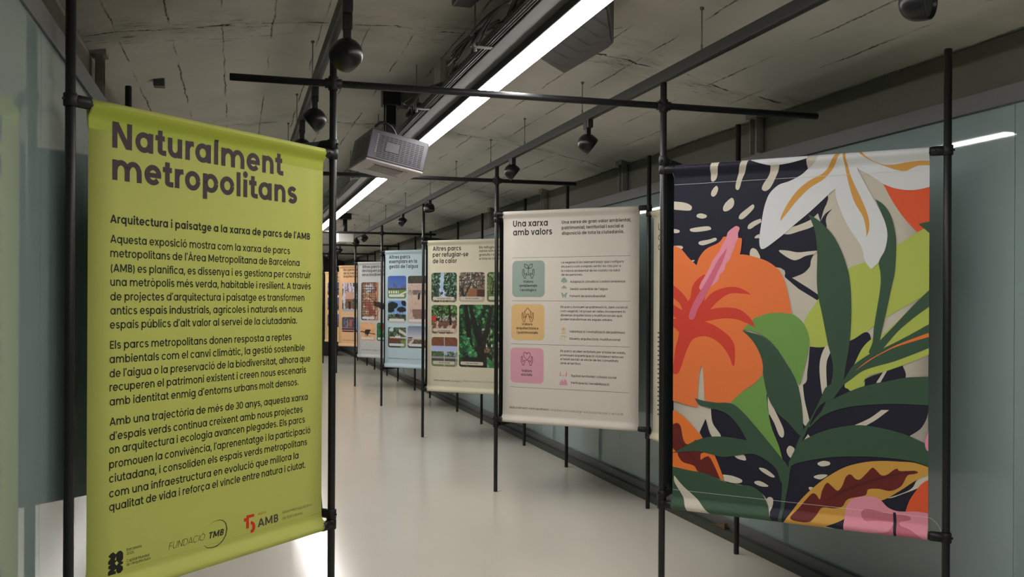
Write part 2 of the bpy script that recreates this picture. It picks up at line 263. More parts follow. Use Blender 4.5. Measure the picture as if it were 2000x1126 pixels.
# ------------------------------------------------------------------ print data (panel metres: u along the cloth, z height)
ART = [
 ('navy', [(63,4443,1),(1368,4345,1),(1360,4182),(1457,4034),(1529,3939),(1524,3874),(1498,3813),(1469,3709,1),(1510,3776),(1573,3820,1),(1530,3770),(1515,3718),(1520,3645),(1459,3605),(1445,3453,1),(1415,3423),(1389,3371),(1379,3313),(1333,3261),(1281,3235),(1223,3214,1),(1372,3118,1),(1457,3060,1),(1468,2998,1),(1282,3113,1),(1160,3220,1),(1042,3318),(69,3331,1)]),
 ('beige', [(485,4295,1),(562,4295,1),(531,4181),(514,4138),(485,4120),(468,4141),(471,4213)]),
 ('beige', [(771,4292,1),(835,4292,1),(810,4224),(766,4129),(739,4043),(717,4030),(702,4056),(716,4132),(755,4249)]),
 ('beige', [(1038,4236,1),(1118,4236,1),(1081,4142),(1028,4038),(980,4006),(947,4026),(963,4074),(1011,4146)]),
 ('beige', [(520,4079),(537,4048),(520,4000),(492,3979),(469,3997),(480,4041)]),
 ('beige', [(667,3959),(690,3925),(679,3876),(634,3842),(595,3839),(585,3869),(611,3918)]),
 ('beige', [(866,3889),(875,3856),(823,3799),(768,3758),(735,3768),(751,3807),(812,3854)]),
 ('beige', [(938,3756,1),(945,3724,1),(889,3693),(845,3666),(818,3671),(829,3706),(878,3737)]),
 ('beige', [(927,3616,1),(928,3579,1),(884,3580),(895,3601)]),
 ('beige', [(89,3954,1),(208,3937),(273,3906),(281,3878),(250,3859),(90,3877,1)]),
 ('beige', [(372,3827),(424,3810),(424,3788),(384,3778),(332,3795),(337,3819)]),
 ('beige', [(430,3704),(470,3686),(453,3667),(326,3654),(270,3665),(280,3689)]),
 ('beige', [(91,3693,1),(150,3680),(162,3663),(144,3650),(91,3652,1)]),
 ('beige', [(511,3594),(526,3574),(488,3553),(397,3527),(353,3539),(362,3564),(454,3579)]),
 ('beige', [(91,3528,1),(175,3527),(196,3510),(175,3495),(92,3501,1)]),
 ('beige', [(275,3384),(310,3389),(304,3375),(281,3373)]),
 ('beige', [(868,3488),(906,3466),(934,3393),(847,3407),(844,3467)]),
 ('beige', [(1147,3609,1),(1210,3664),(1279,3685),(1382,3728),(1448,3783,1),(1469,3709,1),(1383,3658),(1279,3627),(1200,3605)]),
 ('beige', [(1105,3461),(1180,3459),(1274,3441),(1370,3448),(1445,3453,1),(1415,3423),(1343,3408),(1280,3378),(1232,3373),(1159,3412)]),
 ('lime', [(2371,3601,1),(2311,3616),(2098,3479),(1845,3347),(1698,3286),(1538,3165),(1442,3003),(1330,2812),(1377,2682),(1383,2600,1),(1546,2602),(1730,2664),(1852,2739),(1934,2807),(2020,2869),(2295,3039),(2373,3101,1)]),
 ('orange2', [(1991,4012,1),(2072,3974),(2166,3951),(2268,3948),(2374,3970,1),(2375,3601,1),(2311,3616,1),(2265,3588,1),(2167,3703),(2073,3848)]),
 ('dgreen', [(2274,3656,1),(2315,3669),(2375,3677,1),(2375,3561,1),(2334,3602)]),
 ('navy', [(1382,2600,1),(1510,2601),(1730,2664),(1852,2739),(1898,2684),(1891,2507),(1844,2273),(1853,2327),(1907,2363),(2002,2398),(2153,2461,1),(2177,2400),(2177,2360,1),(2358,2286,1),(2358,2098,1),(2340,2017),(2295,1935),(2212,1869,1),(2377,1733,1),(2380,1060,1),(1264,917,1),(1053,955,1),(1042,1103),(987,1226),(900,1282),(768,1312),(612,1329),(520,1552),(417,1688),(368,1762,1),(393,1820),(427,1894,1),(485,1737),(576,1744),(496,1860),(478,1994,1),(632,1968),(766,1835),(822,1730,1),(1027,1972,1),(1004,2153),(1321,2255),(1362,2383)]),
 ('beige', [(1010,2154,1),(1069,2028),(1145,1873),(1159,1810),(1145,1775),(1113,1796),(1070,1900),(1018,2004)]),
 ('beige', [(1209,1705),(1254,1677),(1230,1600),(1198,1616),(1182,1663)]),
 ('beige', [(1286,2246),(1316,2300),(1338,2129),(1385,1922),(1360,1888),(1323,1933),(1311,2107)]),
 ('beige', [(1334,1765,1),(1370,1821,1),(1391,1796,1)]),
 ('beige', [(701,1573,1),(789,1588),(814,1545),(789,1537),(734,1549)]),
 ('beige', [(937,1483),(997,1475),(1067,1428),(1072,1407),(1029,1414),(954,1455)]),
 ('beige', [(894,1352),(943,1362),(1014,1331),(1010,1317),(954,1315),(902,1331)]),
 ('beige', [(1003,1201),(1030,1226),(1062,1213),(1061,1159),(1042,1101,1),(1014,1165)]),
 ('beige', [(595,1388,1),(679,1385),(768,1361),(774,1334),(713,1317),(612,1329,1)]),
 ('beige', [(478,1994,1),(496,1860),(576,1744),(497,1733),(456,1835),(427,1900,1)]),
 ('beige', [(1459,1576),(1505,1596),(1557,1590),(1555,1564),(1495,1546),(1459,1558)]),
 ('beige', [(1424,1452),(1475,1473),(1541,1474),(1485,1432),(1434,1437)]),
 ('beige', [(1378,1348),(1404,1355),(1424,1342),(1394,1323)]),
 ('beige', [(1768,1930,1),(1889,1997),(1985,2075,1),(2047,2078,1),(1947,1991),(1860,1932,1)]),
 ('beige', [(2026,1324,1),(2140,1371),(2233,1431),(2279,1515),(2379,1565,1),(2375,1515,1),(2279,1436),(2158,1373),(2074,1332)]),
 ('beige', [(1532,1030,1),(1497,999,1),(1628,1005,1),(1598,1022)]),
 ('beige', [(1515,2602),(1551,2603),(1561,2561),(1531,2477),(1526,2372),(1535,2185),(1517,2146),(1492,2183),(1469,2370),(1475,2496)]),
 ('lime', [(1682,2276),(1760,2454),(1828,2600),(1906,2684),(1982,2716),(2115,2842),(2295,3034),(2377,3111,1),(2379,2569,1),(2265,2514),(2154,2464),(2003,2403),(1888,2367),(1844,2319),(1844,2273),(1742,2227),(1712,2241)]),
 ('beige', [(2031,2414,1),(1998,2400,1),(1941,2304,1),(1976,2310,1)]),
 ('orange3', [(87,1962,1),(182,1923),(289,1835),(405,1704),(520,1552),(612,1329,1),(544,1366),(418,1387),(267,1396),(90,1418,1)]),
 ('maroon', [(88,1815,1),(147,1836),(183,1805),(207,1694),(243,1643),(301,1667),(336,1690),(382,1674),(417,1588),(383,1562),(383,1507),(418,1532),(463,1542),(509,1474),(572,1342,1),(499,1362),(360,1393),(314,1445),(208,1469),(161,1521),(149,1554),(89,1605,1)]),
 ('maroon2', [(112,1732,1),(207,1638),(302,1533),(372,1450,1),(290,1521),(196,1625)]),
 ('white', [(1360,4182),(1302,4133),(1198,4083),(1103,4055),(1028,3992),(991,3921),(964,3825),(943,3697),(928,3579),(933,3503),(955,3478),(1009,3503),(1147,3606),(1252,3696),(1382,3802),(1529,3936),(1594,3995,1),(1716,4319,1),(1486,4336,1),(1425,4230)]),
 ('white', [(859,4286,1),(952,4252),(1038,4230),(1123,4230),(1239,4243),(1367,4271,1),(1366,4345,1),(859,4362,1)]),
 ('white', [(1595,3990),(1610,3891),(1656,3764),(1716,3638),(1815,3481),(1844,3358),(1898,3283,1),(1960,3345),(2008,3446),(2028,3567),(2012,3669),(1978,3761),(1920,3876),(1832,4044),(1773,4171),(1713,4340,1),(1583,4349,1)]),
 ('white', [(1683,4352,1),(2372,4328,1),(2374,3970,1),(2268,3948),(2166,3951),(2072,3974),(1991,4012,1),(1880,4097),(1773,4171)]),
 ('ochre', [(1623,4326,1),(1657,4323,1),(1584,4183),(1498,4084),(1381,4013),(1278,3918),(1209,3836),(1146,3759),(1115,3725,1),(1130,3781),(1188,3890),(1278,4005),(1381,4081),(1493,4137),(1557,4216)]),
 ('ochre', [(1661,4333,1),(1683,4331,1),(1704,4175),(1744,4049),(1823,3870),(1872,3735),(1880,3633),(1858,3560,1),(1853,3633),(1828,3737),(1764,3852),(1724,3968),(1684,4145)]),
 ('ochre', [(1762,4325,1),(1796,4323,1),(1879,4235),(1976,4182),(2071,4171),(2184,4183),(2286,4188),(2373,4180,1),(2373,4145,1),(2277,4149),(2221,4131),(2165,4109),(2090,4127),(1995,4166),(1899,4213),(1831,4259)]),
 ('dgreen', [(1929,3885,1),(1997,3831),(2054,3738),(2088,3605),(2098,3484),(2089,3263),(2066,3142),(2020,2909),(1973,2675),(1988,2595),(1925,2552),(1882,2566),(1911,2653),(1924,2796),(1971,3112),(1973,3244),(1960,3345),(2008,3446),(2028,3567),(2012,3669),(1978,3761)]),
 ('dgreen', [(1925,2613),(1973,2671),(2096,2810),(2226,2962),(2377,3121,1),(2378,2978,1),(2245,2872),(2124,2760),(2040,2657),(1988,2593),(1925,2552)]),
 ('dgreen', [(1760,2454),(1887,2551),(1983,2595),(2171,2701),(2378,2829,1),(2379,2626,1),(2219,2552),(2078,2492),(1936,2446),(1829,2401),(1741,2330),(1667,2265),(1583,2140,1),(1543,2138,1),(1672,2317),(1711,2380)]),
 ('orange3', [(1766,2398,1),(1868,2489),(1983,2564),(2125,2644),(2379,2753,1),(2379,2717,1),(2218,2662),(2078,2608),(1935,2527),(1839,2457)]),
 ('dgreen', [(1362,3782,1),(1454,3720),(1566,3602),(1637,3475),(1687,3340),(1718,3215),(1733,3040),(1734,2834),(1720,2628),(1691,2441),(1667,2306),(1583,2141,1),(1493,2015,1),(1492,2047,1),(1538,2154),(1582,2364),(1576,2489),(1540,2623),(1489,2883),(1452,3060),(1441,3197),(1443,3459),(1424,3617),(1393,3712)]),
 ('mgreen', [(778,2739,1),(828,2799),(893,2854),(1001,2894),(1129,2906),(1235,2885),(1318,2818),(1365,2724),(1377,2629),(1356,2492),(1320,2343),(1290,2257),(1205,2412),(1099,2568),(991,2673),(883,2724)]),
 ('orange', [(80,3533,1),(175,3499),(258,3407),(334,3339,1),(362,3416),(431,3493),(545,3545),(590,3599,1),(646,3603),(713,3588),(758,3583),(767,3567),(758,3474),(747,3433,1),(825,3424),(988,3372),(1096,3295),(1149,3209),(1192,3060),(1224,2890,1),(1108,2900),(1001,2888),(877,2843,1),(778,2738,1),(883,2648),(949,2520),(965,2424),(955,2326),(885,2247),(775,2166),(665,2056,1),(552,2052),(421,2064,1),(417,2075,1),(402,2324),(390,2404,1),(362,2300),(348,2071),(354,2015,1),(323,1999),(205,2025),(87,2052,1)]),
 ('red', [(93,3161,1),(189,3082),(254,2998,1),(277,3048),(294,3138),(340,3205),(409,3249),(433,3215),(422,3049),(411,3004),(490,3082),(604,3126),(716,3131),(804,3098),(850,3063,1),(760,3073),(649,3069),(548,3005),(468,2924,1),(548,2938),(672,2941),(772,2913),(860,2832),(893,2762,1),(806,2804),(706,2836),(582,2839),(417,2809,1),(515,2772),(628,2697),(690,2622),(707,2535),(702,2414),(680,2413),(652,2489),(572,2597),(470,2660),(377,2669),(296,2634),(250,2554),(215,2463),(180,2360),(151,2308),(97,2306,1),(126,2539),(155,2653),(157,2709),(95,2759,1),(95,2833,1),(137,2833),(95,2861,1),(94,2974,1),(154,2935),(195,2915,1),(165,2980),(94,3037,1)]),
 ('pink', [(713,3696),(744,3677),(730,3628),(730,3584),(708,3541),(692,3487),(669,3443),(653,3389),(614,3346),(603,3291),(558,3247),(547,3203),(490,3148),(450,3126),(422,3093),(364,3115),(375,3171),(409,3226),(455,3304),(489,3381),(546,3457),(579,3522),(618,3588),(635,3642),(680,3679)]),
 ('dpink', [(630,3499,1),(591,3379),(546,3291),(501,3192),(422,3048),(347,2925),(319,2847),(284,2824),(260,2846),(277,2925),(341,3048),(421,3171),(489,3292),(546,3391)]),
 ('mgreen', [(955,2321),(988,2263),(1005,2107),(1018,1993),(1049,1855),(1113,1700),(1146,1580,1),(941,1805),(776,1978),(659,2054,1),(775,2166),(885,2237)]),
 ('dgreen', [(773,2733,1),(861,2713),(970,2678),(1077,2589),(1174,2453),(1258,2308),(1300,2173),(1324,1994),(1325,1836),(1292,1812),(1197,1912),(1102,1991),(1021,2115),(971,2317),(965,2424),(938,2520),(872,2637)]),
 ('dgreen', [(1583,2143,1),(1737,2227),(1849,2274),(2032,2323),(2178,2360),(2380,2379,1),(2381,2137,1),(2174,2136),(1985,2125),(1742,2090),(1583,2039),(1483,1981),(1381,1879),(1442,1978)]),
 ('dgreen', [(1205,1558),(1288,1724),(1391,1801),(1544,1875),(1743,1926),(1890,1931),(2081,1904),(2222,1864),(2383,1793,1),(2384,1615,1),(2222,1660),(1987,1669),(1793,1660),(1545,1630),(1289,1561),(1226,1528)]),
 ('dgreen', [(1532,2255),(1666,2303),(1587,2164),(1466,2074),(1377,1889),(1313,1748),(1254,1677),(1235,1572),(1215,1485),(1200,1356),(1169,1171),(1143,945,1),(1112,941,1),(1142,1254),(1142,1371),(1125,1455),(1156,1565),(1199,1513,1),(1261,1690),(1323,1843),(1405,1986),(1475,2137)]),
 ('dgreen', [(320,2083,1),(380,2070),(495,2051),(665,2056),(776,1988),(941,1815),(1146,1580),(1201,1510,1),(1142,1371),(1093,1484),(996,1561),(877,1605),(723,1575),(588,1552),(475,1570),(325,1585),(89,1546,1),(184,1591),(301,1667),(440,1723),(610,1741),(822,1725,1),(744,1850),(632,1957),(484,1998),(369,2024)]),
 ('dgreen', [(78,1417,1),(267,1396),(418,1387),(521,1353),(612,1323),(746,1307),(856,1310),(944,1265),(998,1195),(1031,1102),(1085,980,1),(501,908,1),(80,970,1)]),
 ('beige', [(120,1336,1),(209,1244),(338,1145),(523,988,1),(281,982,1),(210,1142),(126,1269)]),
 ('ochre2', [(1134,965,1),(1291,1206),(1414,1346),(1546,1464),(1695,1561),(1852,1616),(1987,1639),(2129,1646),(2250,1647),(2379,1614,1),(2379,1565,1),(2269,1504),(2140,1401),(1988,1299),(1854,1289),(1697,1117),(1532,1030),(1457,963,1),(1134,922,1)]),
 ('maroon', [(1229,1072),(1291,1153),(1353,1234),(1409,1298),(1445,1292),(1476,1256),(1496,1334),(1536,1406),(1576,1384),(1627,1347),(1666,1393),(1696,1473),(1735,1500),(1775,1466),(1814,1464),(1862,1515),(1910,1571),(1939,1563),(1988,1517),(2035,1527),(2082,1567),(2115,1585),(2139,1567),(2251,1580),(2278,1567),(2251,1552),(2195,1532),(2149,1442),(2064,1390),(1969,1398),(1882,1384),(1858,1331),(1736,1292),(1697,1262),(1667,1212),(1597,1188),(1496,1182),(1446,1108),(1395,1055),(1291,1048)]),
 ('maroon2', [(1486,1218,1),(1696,1375),(1892,1467),(2139,1552),(2269,1566,1),(2139,1537),(1901,1445),(1706,1345)]),
 ('orange2', [(2379,1525,1),(2381,1229,1),(2182,1227,1),(2215,1329),(2279,1436),(2325,1490)]),
 ('pink', [(1686,982,1),(1692,1168),(1716,1243),(1766,1295),(1853,1322),(1931,1323),(1988,1299),(2046,1245),(2131,1224),(2271,1238),(2381,1231,1),(2382,932,1),(1686,909,1)]),
 ('mpink', [(1825,1174),(1854,1210),(1912,1214),(2037,1198),(2159,1198),(2215,1189),(2220,1160),(2141,1135),(2150,1106),(2234,1082),(2327,1014),(2272,987),(1990,990),(1903,1015),(2037,1047),(2084,1103),(2075,1127),(1970,1125),(1854,1116)]),
 ('navy', [(2084,1194),(2093,1207),(2108,1191),(2119,987,1),(2097,984,1)]),
 ('pink', [(2378,1936,1),(2358,1914),(2332,1828),(2342,1769),(2378,1738,1)]),
]
RULES = [(0.1351, 1.83, 1.111), (0.1332, 1.4966, 1.1107), (0.1269, 1.162, 1.1052), (0.1223, 0.8275, 1.1052)]
TILES = [('sage', 0.1353, 1.5256, 0.4158, 1.8065), ('sand', 0.1289, 1.1937, 0.4136, 1.4702), ('rose', 0.123, 0.8612, 0.4097, 1.1337)]
ICONS = [(0.5786, 1.6493), (0.5789, 1.595), (0.5796, 1.5407), (0.5746, 1.2731), (0.5727, 1.2149), (0.5762, 0.9436), (0.5765, 0.8815)]
TEXT = {
 'green': [
  ('heading', 'Naturalment', 0.1622, 2.0027, 0.8126, 0.125, 0.172, 'plum', 0),
  ('heading', 'metropolitans', 0.1628, 1.8954, 0.8934, 0.125, 0.172, 'plum', 0),
  ('subtitle', 'Arquitectura i paisatge a la xarxa de parcs de l’AMB', 0.1552, 1.7513, 0.9818, 0.04, 0.158, 'ink', 0),
  ('intro_text', 'Aquesta exposició mostra com la xarxa de parcs', 0.1564, 1.6851, 0.8595, 0.0385, 0.128, 'ink', 0),
  ('intro_text', 'metropolitans de l’Àrea Metropolitana de Barcelona', 0.1564, 1.638, 0.9167, 0.0385, 0.128, 'ink', 0),
  ('intro_text', '(AMB) es planifica, es dissenya i es gestiona per construir', 0.1587, 1.5886, 0.9845, 0.0385, 0.128, 'ink', 0),
  ('intro_text', 'una metròpolis més verda, habitable i resilient. A través', 0.1569, 1.5419, 0.9866, 0.0385, 0.128, 'ink', 0),
  ('intro_text', 'de projectes d’arquitectura i paisatge es transformen', 0.1572, 1.4933, 0.9466, 0.0385, 0.128, 'ink', 0),
  ('intro_text', 'antics espais industrials, agrícoles i naturals en nous', 0.1575, 1.4465, 0.935, 0.0385, 0.128, 'ink', 0),
  ('intro_text', 'espais públics d’alt valor al servei de la ciutadania.', 0.1561, 1.3994, 0.9037, 0.0385, 0.128, 'ink', 0),
  ('response_text', 'Els parcs metropolitans donen resposta a reptes', 0.1569, 1.332, 0.8705, 0.0385, 0.128, 'ink', 0),
  ('response_text', 'ambientals com el canvi climàtic, la gestió sostenible', 0.1553, 1.2845, 0.9518, 0.0385, 0.128, 'ink', 0),
  ('response_text', 'de l’aigua o la preservació de la biodiversitat, alhora que', 0.1556, 1.237, 0.9874, 0.0385, 0.128, 'ink', 0),
  ('response_text', 'recuperen el patrimoni existent i creen nous escenaris', 0.1558, 1.1912, 0.9614, 0.0385, 0.128, 'ink', 0),
  ('response_text', 'amb identitat enmig d’entorns urbans molt densos.', 0.1561, 1.1433, 0.9141, 0.0385, 0.128, 'ink', 0),
  ('history_text', 'Amb una trajectòria de més de 30 anys, aquesta xarxa', 0.1565, 1.0766, 0.971, 0.0385, 0.128, 'ink', 0),
  ('history_text', 'd’espais verds continua creixent amb nous projectes', 0.1567, 1.0277, 0.9399, 0.0385, 0.128, 'ink', 0),
  ('history_text', 'on arquitectura i ecologia avancen plegades. Els parcs', 0.1552, 0.9833, 0.9552, 0.0385, 0.128, 'ink', 0),
  ('history_text', 'promouen la convivència, l’aprenentatge i la participació', 0.1554, 0.9345, 0.9897, 0.0385, 0.128, 'ink', 0),
  ('history_text', 'ciutadana, i consoliden els espais verds metropolitans', 0.1557, 0.8872, 0.969, 0.0385, 0.128, 'ink', 0),
  ('history_text', 'com una infraestructura en evolució que millora la', 0.156, 0.8378, 0.9162, 0.0385, 0.128, 'ink', 0),
  ('history_text', 'qualitat de vida i reforça el vincle entre natura i ciutat.', 0.1562, 0.7927, 0.9596, 0.0385, 0.128, 'ink', 0),
  ('capital_logo', 'Barcelona', 0.2261, 0.6451, 0.0609, 0.0135, 0.085, 'ink', 0),
  ('capital_logo', '2026', 0.2261, 0.6316, 0.0296, 0.0135, 0.085, 'ink', 0),
  ('capital_logo', 'Capital Mundial', 0.2255, 0.6069, 0.0938, 0.0135, 0.085, 'ink', 0),
  ('capital_logo', 'de l’Arquitectura', 0.2249, 0.5945, 0.0992, 0.0135, 0.085, 'ink', 0),
  ('foundation_logo', 'FUNDACIÓ', 0.4029, 0.609, 0.1635, 0.034, 0.052, 'ink', 0.22),
  ('foundation_logo', 'TMB', 0.5856, 0.6074, 0.0733, 0.034, 0.155, 'ink', 0.22),
  ('metropolitan_logo', 'ANYS', 0.8393, 0.6457, 0.0466, 0.0145, 0.07, 'logored', 0),
  ('metropolitan_logo', 'AMB', 0.8396, 0.5988, 0.1148, 0.046, 0.15, 'grey', 0),
  ('metropolitan_logo', 'Àrea Metropolitana', 0.9773, 0.6252, 0.1783, 0.0165, 0.06, 'grey', 0),
  ('metropolitan_logo', 'de Barcelona', 0.9774, 0.6005, 0.1192, 0.0165, 0.06, 'grey', 0),
 ],
 'values': [
  ('heading', 'Una xarxa', 0.1402, 2.0707, 0.2993, 0.069, 0.155, 'dark', 0),
  ('heading', 'amb valors', 0.1405, 2.0034, 0.3361, 0.069, 0.155, 'dark', 0),
  ('summary_text', 'Una xarxa de gran valor ambiental,', 0.5564, 2.0812, 0.5566, 0.034, 0.15, 'dark', 0),
  ('summary_text', 'patrimonial, territorial i social a', 0.5566, 2.0388, 0.4969, 0.034, 0.15, 'dark', 0),
  ('summary_text', 'disposició de tota la ciutadania.', 0.5568, 1.9973, 0.5021, 0.034, 0.15, 'dark', 0),
  ('body_text', 'La vegetació és l’element bàsic que configura', 0.5541, 1.7806, 0.5022, 0.0235, 0.13, 'dark', 0),
  ('body_text', 'els parcs com a espais verds i és clau per a', 0.5542, 1.7494, 0.4811, 0.0235, 0.13, 'dark', 0),
  ('body_text', 'la millora ambiental de les ciutats i la salut', 0.5544, 1.7169, 0.4738, 0.0235, 0.13, 'dark', 0),
  ('body_text', 'de les persones.', 0.5546, 1.6876, 0.1759, 0.0235, 0.13, 'dark', 0),
  ('body_text', 'Adaptació climàtica i confort ambiental', 0.6283, 1.6343, 0.4411, 0.0235, 0.13, 'dark', 0),
  ('body_text', 'Gestió sostenible de l’aigua', 0.6286, 1.5793, 0.3034, 0.0235, 0.13, 'dark', 0),
  ('body_text', 'Foment de la biodiversitat', 0.6263, 1.5261, 0.2897, 0.0235, 0.13, 'dark', 0),
  ('body_text', 'Els parcs inclouen un patrimoni ric, tant construït', 0.5502, 1.4436, 0.5413, 0.0235, 0.13, 'dark', 0),
  ('body_text', 'com vegetal, i el posen en relleu incorporant-hi', 0.5504, 1.4121, 0.5221, 0.0235, 0.13, 'dark', 0),
  ('body_text', 'dissenys arquitectònics multifuncionals que', 0.5506, 1.3814, 0.4969, 0.0235, 0.13, 'dark', 0),
  ('body_text', 'poden transformar els espais urbans.', 0.5507, 1.3503, 0.4221, 0.0235, 0.13, 'dark', 0),
  ('body_text', 'Valorització i revitalització del patrimoni', 0.6247, 1.2589, 0.4426, 0.0235, 0.13, 'dark', 0),
  ('body_text', 'Disseny arquitectònic multifuncional', 0.625, 1.2049, 0.4073, 0.0235, 0.13, 'dark', 0),
  ('body_text', 'Els parcs acullen activitats per a totes les edats,', 0.5498, 1.1102, 0.5258, 0.0235, 0.13, 'dark', 0),
  ('body_text', 'promouen la participació ciutadana i reforcen', 0.55, 1.0786, 0.5098, 0.0235, 0.13, 'dark', 0),
  ('body_text', 'el teixit social i el vincle de les comunitats', 0.5501, 1.0491, 0.4689, 0.0235, 0.13, 'dark', 0),
  ('body_text', 'amb el territori.', 0.5503, 1.0178, 0.1707, 0.0235, 0.13, 'dark', 0),
  ('body_text', 'Equitat territorial i cohesió social', 0.6412, 0.9257, 0.3636, 0.0235, 0.13, 'dark', 0),
  ('body_text', 'Participació i sensibilització', 0.6398, 0.8732, 0.3087, 0.0235, 0.13, 'dark', 0),
  ('footer_text', 'Naturalment metropolitans |', 0.1173, 0.6599, 0.3446, 0.0235, 0.105, 'dark', 0),
  ('footer_text', 'Arquitectura i paisatge a la xarxa de parcs de l’AMB', 0.4722, 0.6591, 0.586, 0.0235, 0.062, 'dark', 0),
  ('tile_text', 'Valors', 0.2319, 1.6359, 0.0863, 0.0265, 0.15, 'dark', 0),
  ('tile_text', 'ambientals', 0.1982, 1.6043, 0.1531, 0.0265, 0.15, 'dark', 0),
  ('tile_text', 'i ecològics', 0.2046, 1.5711, 0.1394, 0.0265, 0.15, 'dark', 0),
  ('tile_text', 'Valors', 0.2216, 1.3076, 0.0908, 0.0265, 0.15, 'dark', 0),
  ('tile_text', 'arquitectònics', 0.1722, 1.2761, 0.1926, 0.0265, 0.15, 'dark', 0),
  ('tile_text', 'i patrimonials', 0.1782, 1.2429, 0.1811, 0.0265, 0.15, 'dark', 0),
  ('tile_text', 'Valors', 0.2212, 0.9476, 0.0886, 0.0265, 0.15, 'dark', 0),
  ('tile_text', 'socials', 0.2174, 0.918, 0.0948, 0.0265, 0.15, 'dark', 0),
 ],
 'calor': [
  ('heading', 'Altres parcs', 0.1154, 2.0328, 0.3581, 0.069, 0.155, 'dark', 0),
  ('heading', 'per refugiar-se', 0.1157, 1.967, 0.4475, 0.069, 0.155, 'dark', 0),
  ('heading', 'de la calor', 0.1161, 1.8987, 0.3039, 0.069, 0.155, 'dark', 0),
  ('summary_text', 'Els refugis climàtics', 0.6945, 2.0478, 0.3629, 0.034, 0.14, 'dark', 0),
  ('summary_text', 'xarxa són espais', 0.6947, 2.0102, 0.2964, 0.034, 0.14, 'dark', 0),
  ('summary_text', 'gratuïts i accessibles', 0.6949, 1.9691, 0.369, 0.034, 0.14, 'dark', 0),
  ('summary_text', 'a tota la ciutadania.', 0.6951, 1.928, 0.3509, 0.034, 0.14, 'dark', 0),
  ('footer_text', 'Valors ambientals i ecològics |', 0.1303, 0.6221, 0.3577, 0.0235, 0.105, 'dark', 0),
  ('footer_text', 'Adaptació climàtica i confort ambiental', 0.4969, 0.6281, 0.4558, 0.0235, 0.062, 'dark', 0),
  ('caption_text', 'Jardí Botànic Històric', 0.1752, 1.5101, 0.1751, 0.019, 0.15, 'dark', 0),
  ('caption_text', 'Parc de Can Vidalet', 0.529, 1.5124, 0.1633, 0.019, 0.15, 'dark', 0),
  ('caption_text', 'Parc de la Muntanyeta', 0.1836, 1.1623, 0.1621, 0.019, 0.15, 'dark', 0),
  ('caption_text', 'Parc de Can Rigal', 0.1986, 0.8162, 0.1425, 0.019, 0.15, 'dark', 0),
  ('caption_text', 'Parc de la Sènia', 0.5421, 0.8203, 0.1476, 0.019, 0.15, 'dark', 0),
 ],
 'aigua': [
  ('heading', 'Altres parcs', 0.1192, 2.075, 0.3691, 0.069, 0.155, 'dark', 0),
  ('heading', 'exemplars en la', 0.1195, 2.0118, 0.4832, 0.069, 0.155, 'dark', 0),
  ('heading', 'gestió de l’aigua', 0.1199, 1.9421, 0.4998, 0.069, 0.155, 'dark', 0),
  ('footer_text', 'Valors ambientals i ecològics |', 0.1128, 0.6718, 0.3588, 0.0235, 0.105, 'dark', 0),
  ('footer_text', 'Gestió sostenible de l’aigua', 0.4849, 0.672, 0.2791, 0.0235, 0.062, 'dark', 0),
 ],
 'bio': [
  ('heading', 'Altres parcs que', 0.1501, 2.0394, 0.5147, 0.069, 0.155, 'dark', 0),
  ('heading', 'destaquen per la', 0.1435, 1.9737, 0.5273, 0.069, 0.155, 'dark', 0),
  ('heading', 'seva biodiversitat', 0.1439, 1.9049, 0.5664, 0.069, 0.155, 'dark', 0),
  ('footer_text', 'Valors ambientals i ecològics |', 0.1331, 0.6305, 0.3712, 0.0235, 0.105, 'dark', 0),
  ('footer_text', 'Foment de la biodiversitat', 0.5156, 0.6342, 0.2691, 0.0235, 0.062, 'dark', 0),
 ],
 'memoria': [
  ('heading', 'Recuperació', 0.1705, 2.0801, 0.3666, 0.069, 0.155, 'dark', 0),
  ('heading', 'de la memòria', 0.1709, 2.0108, 0.4335, 0.069, 0.155, 'dark', 0),
  ('heading', 'arquitectònica', 0.1713, 1.947, 0.4468, 0.069, 0.155, 'dark', 0),
  ('footer_text', 'Valors arquitectònics i patrimonials', 0.153, 0.6715, 0.4193, 0.0235, 0.105, 'dark', 0),
 ],
}
PHOTOS = {
 'calor': [('waterfall', 0.1, 1.476, 0.422, 1.796), ('olive', 0.45, 1.479, 0.766, 1.797), ('grove', 0.793, 1.482, 1.103, 1.796), ('playground', 0.103, 1.135, 0.428, 1.446), ('bigtree', 0.452, 0.786, 1.112, 1.452), ('pergola', 0.105, 0.781, 0.432, 1.098)],
 'aigua': [('bluepark', 0.099, 1.518, 0.421, 1.835), ('dune', 0.45, 1.174, 0.787, 1.832), ('pines', 0.103, 1.177, 0.42, 1.488), ('pond', 0.106, 0.831, 0.421, 1.136), ('greysky', 0.449, 0.834, 0.761, 1.138)],
 'bio': [('hotel', 0.13, 1.148, 0.748, 1.797), ('bird', 0.115, 0.799, 0.446, 1.106), ('greenbug', 0.48, 0.8, 0.795, 1.107)],
 'memoria': [('house', 0.139, 1.183, 0.689, 1.837), ('crowd', 0.136, 0.842, 0.464, 1.144), ('bluehouse', 0.502, 0.84, 0.731, 1.149)],
}
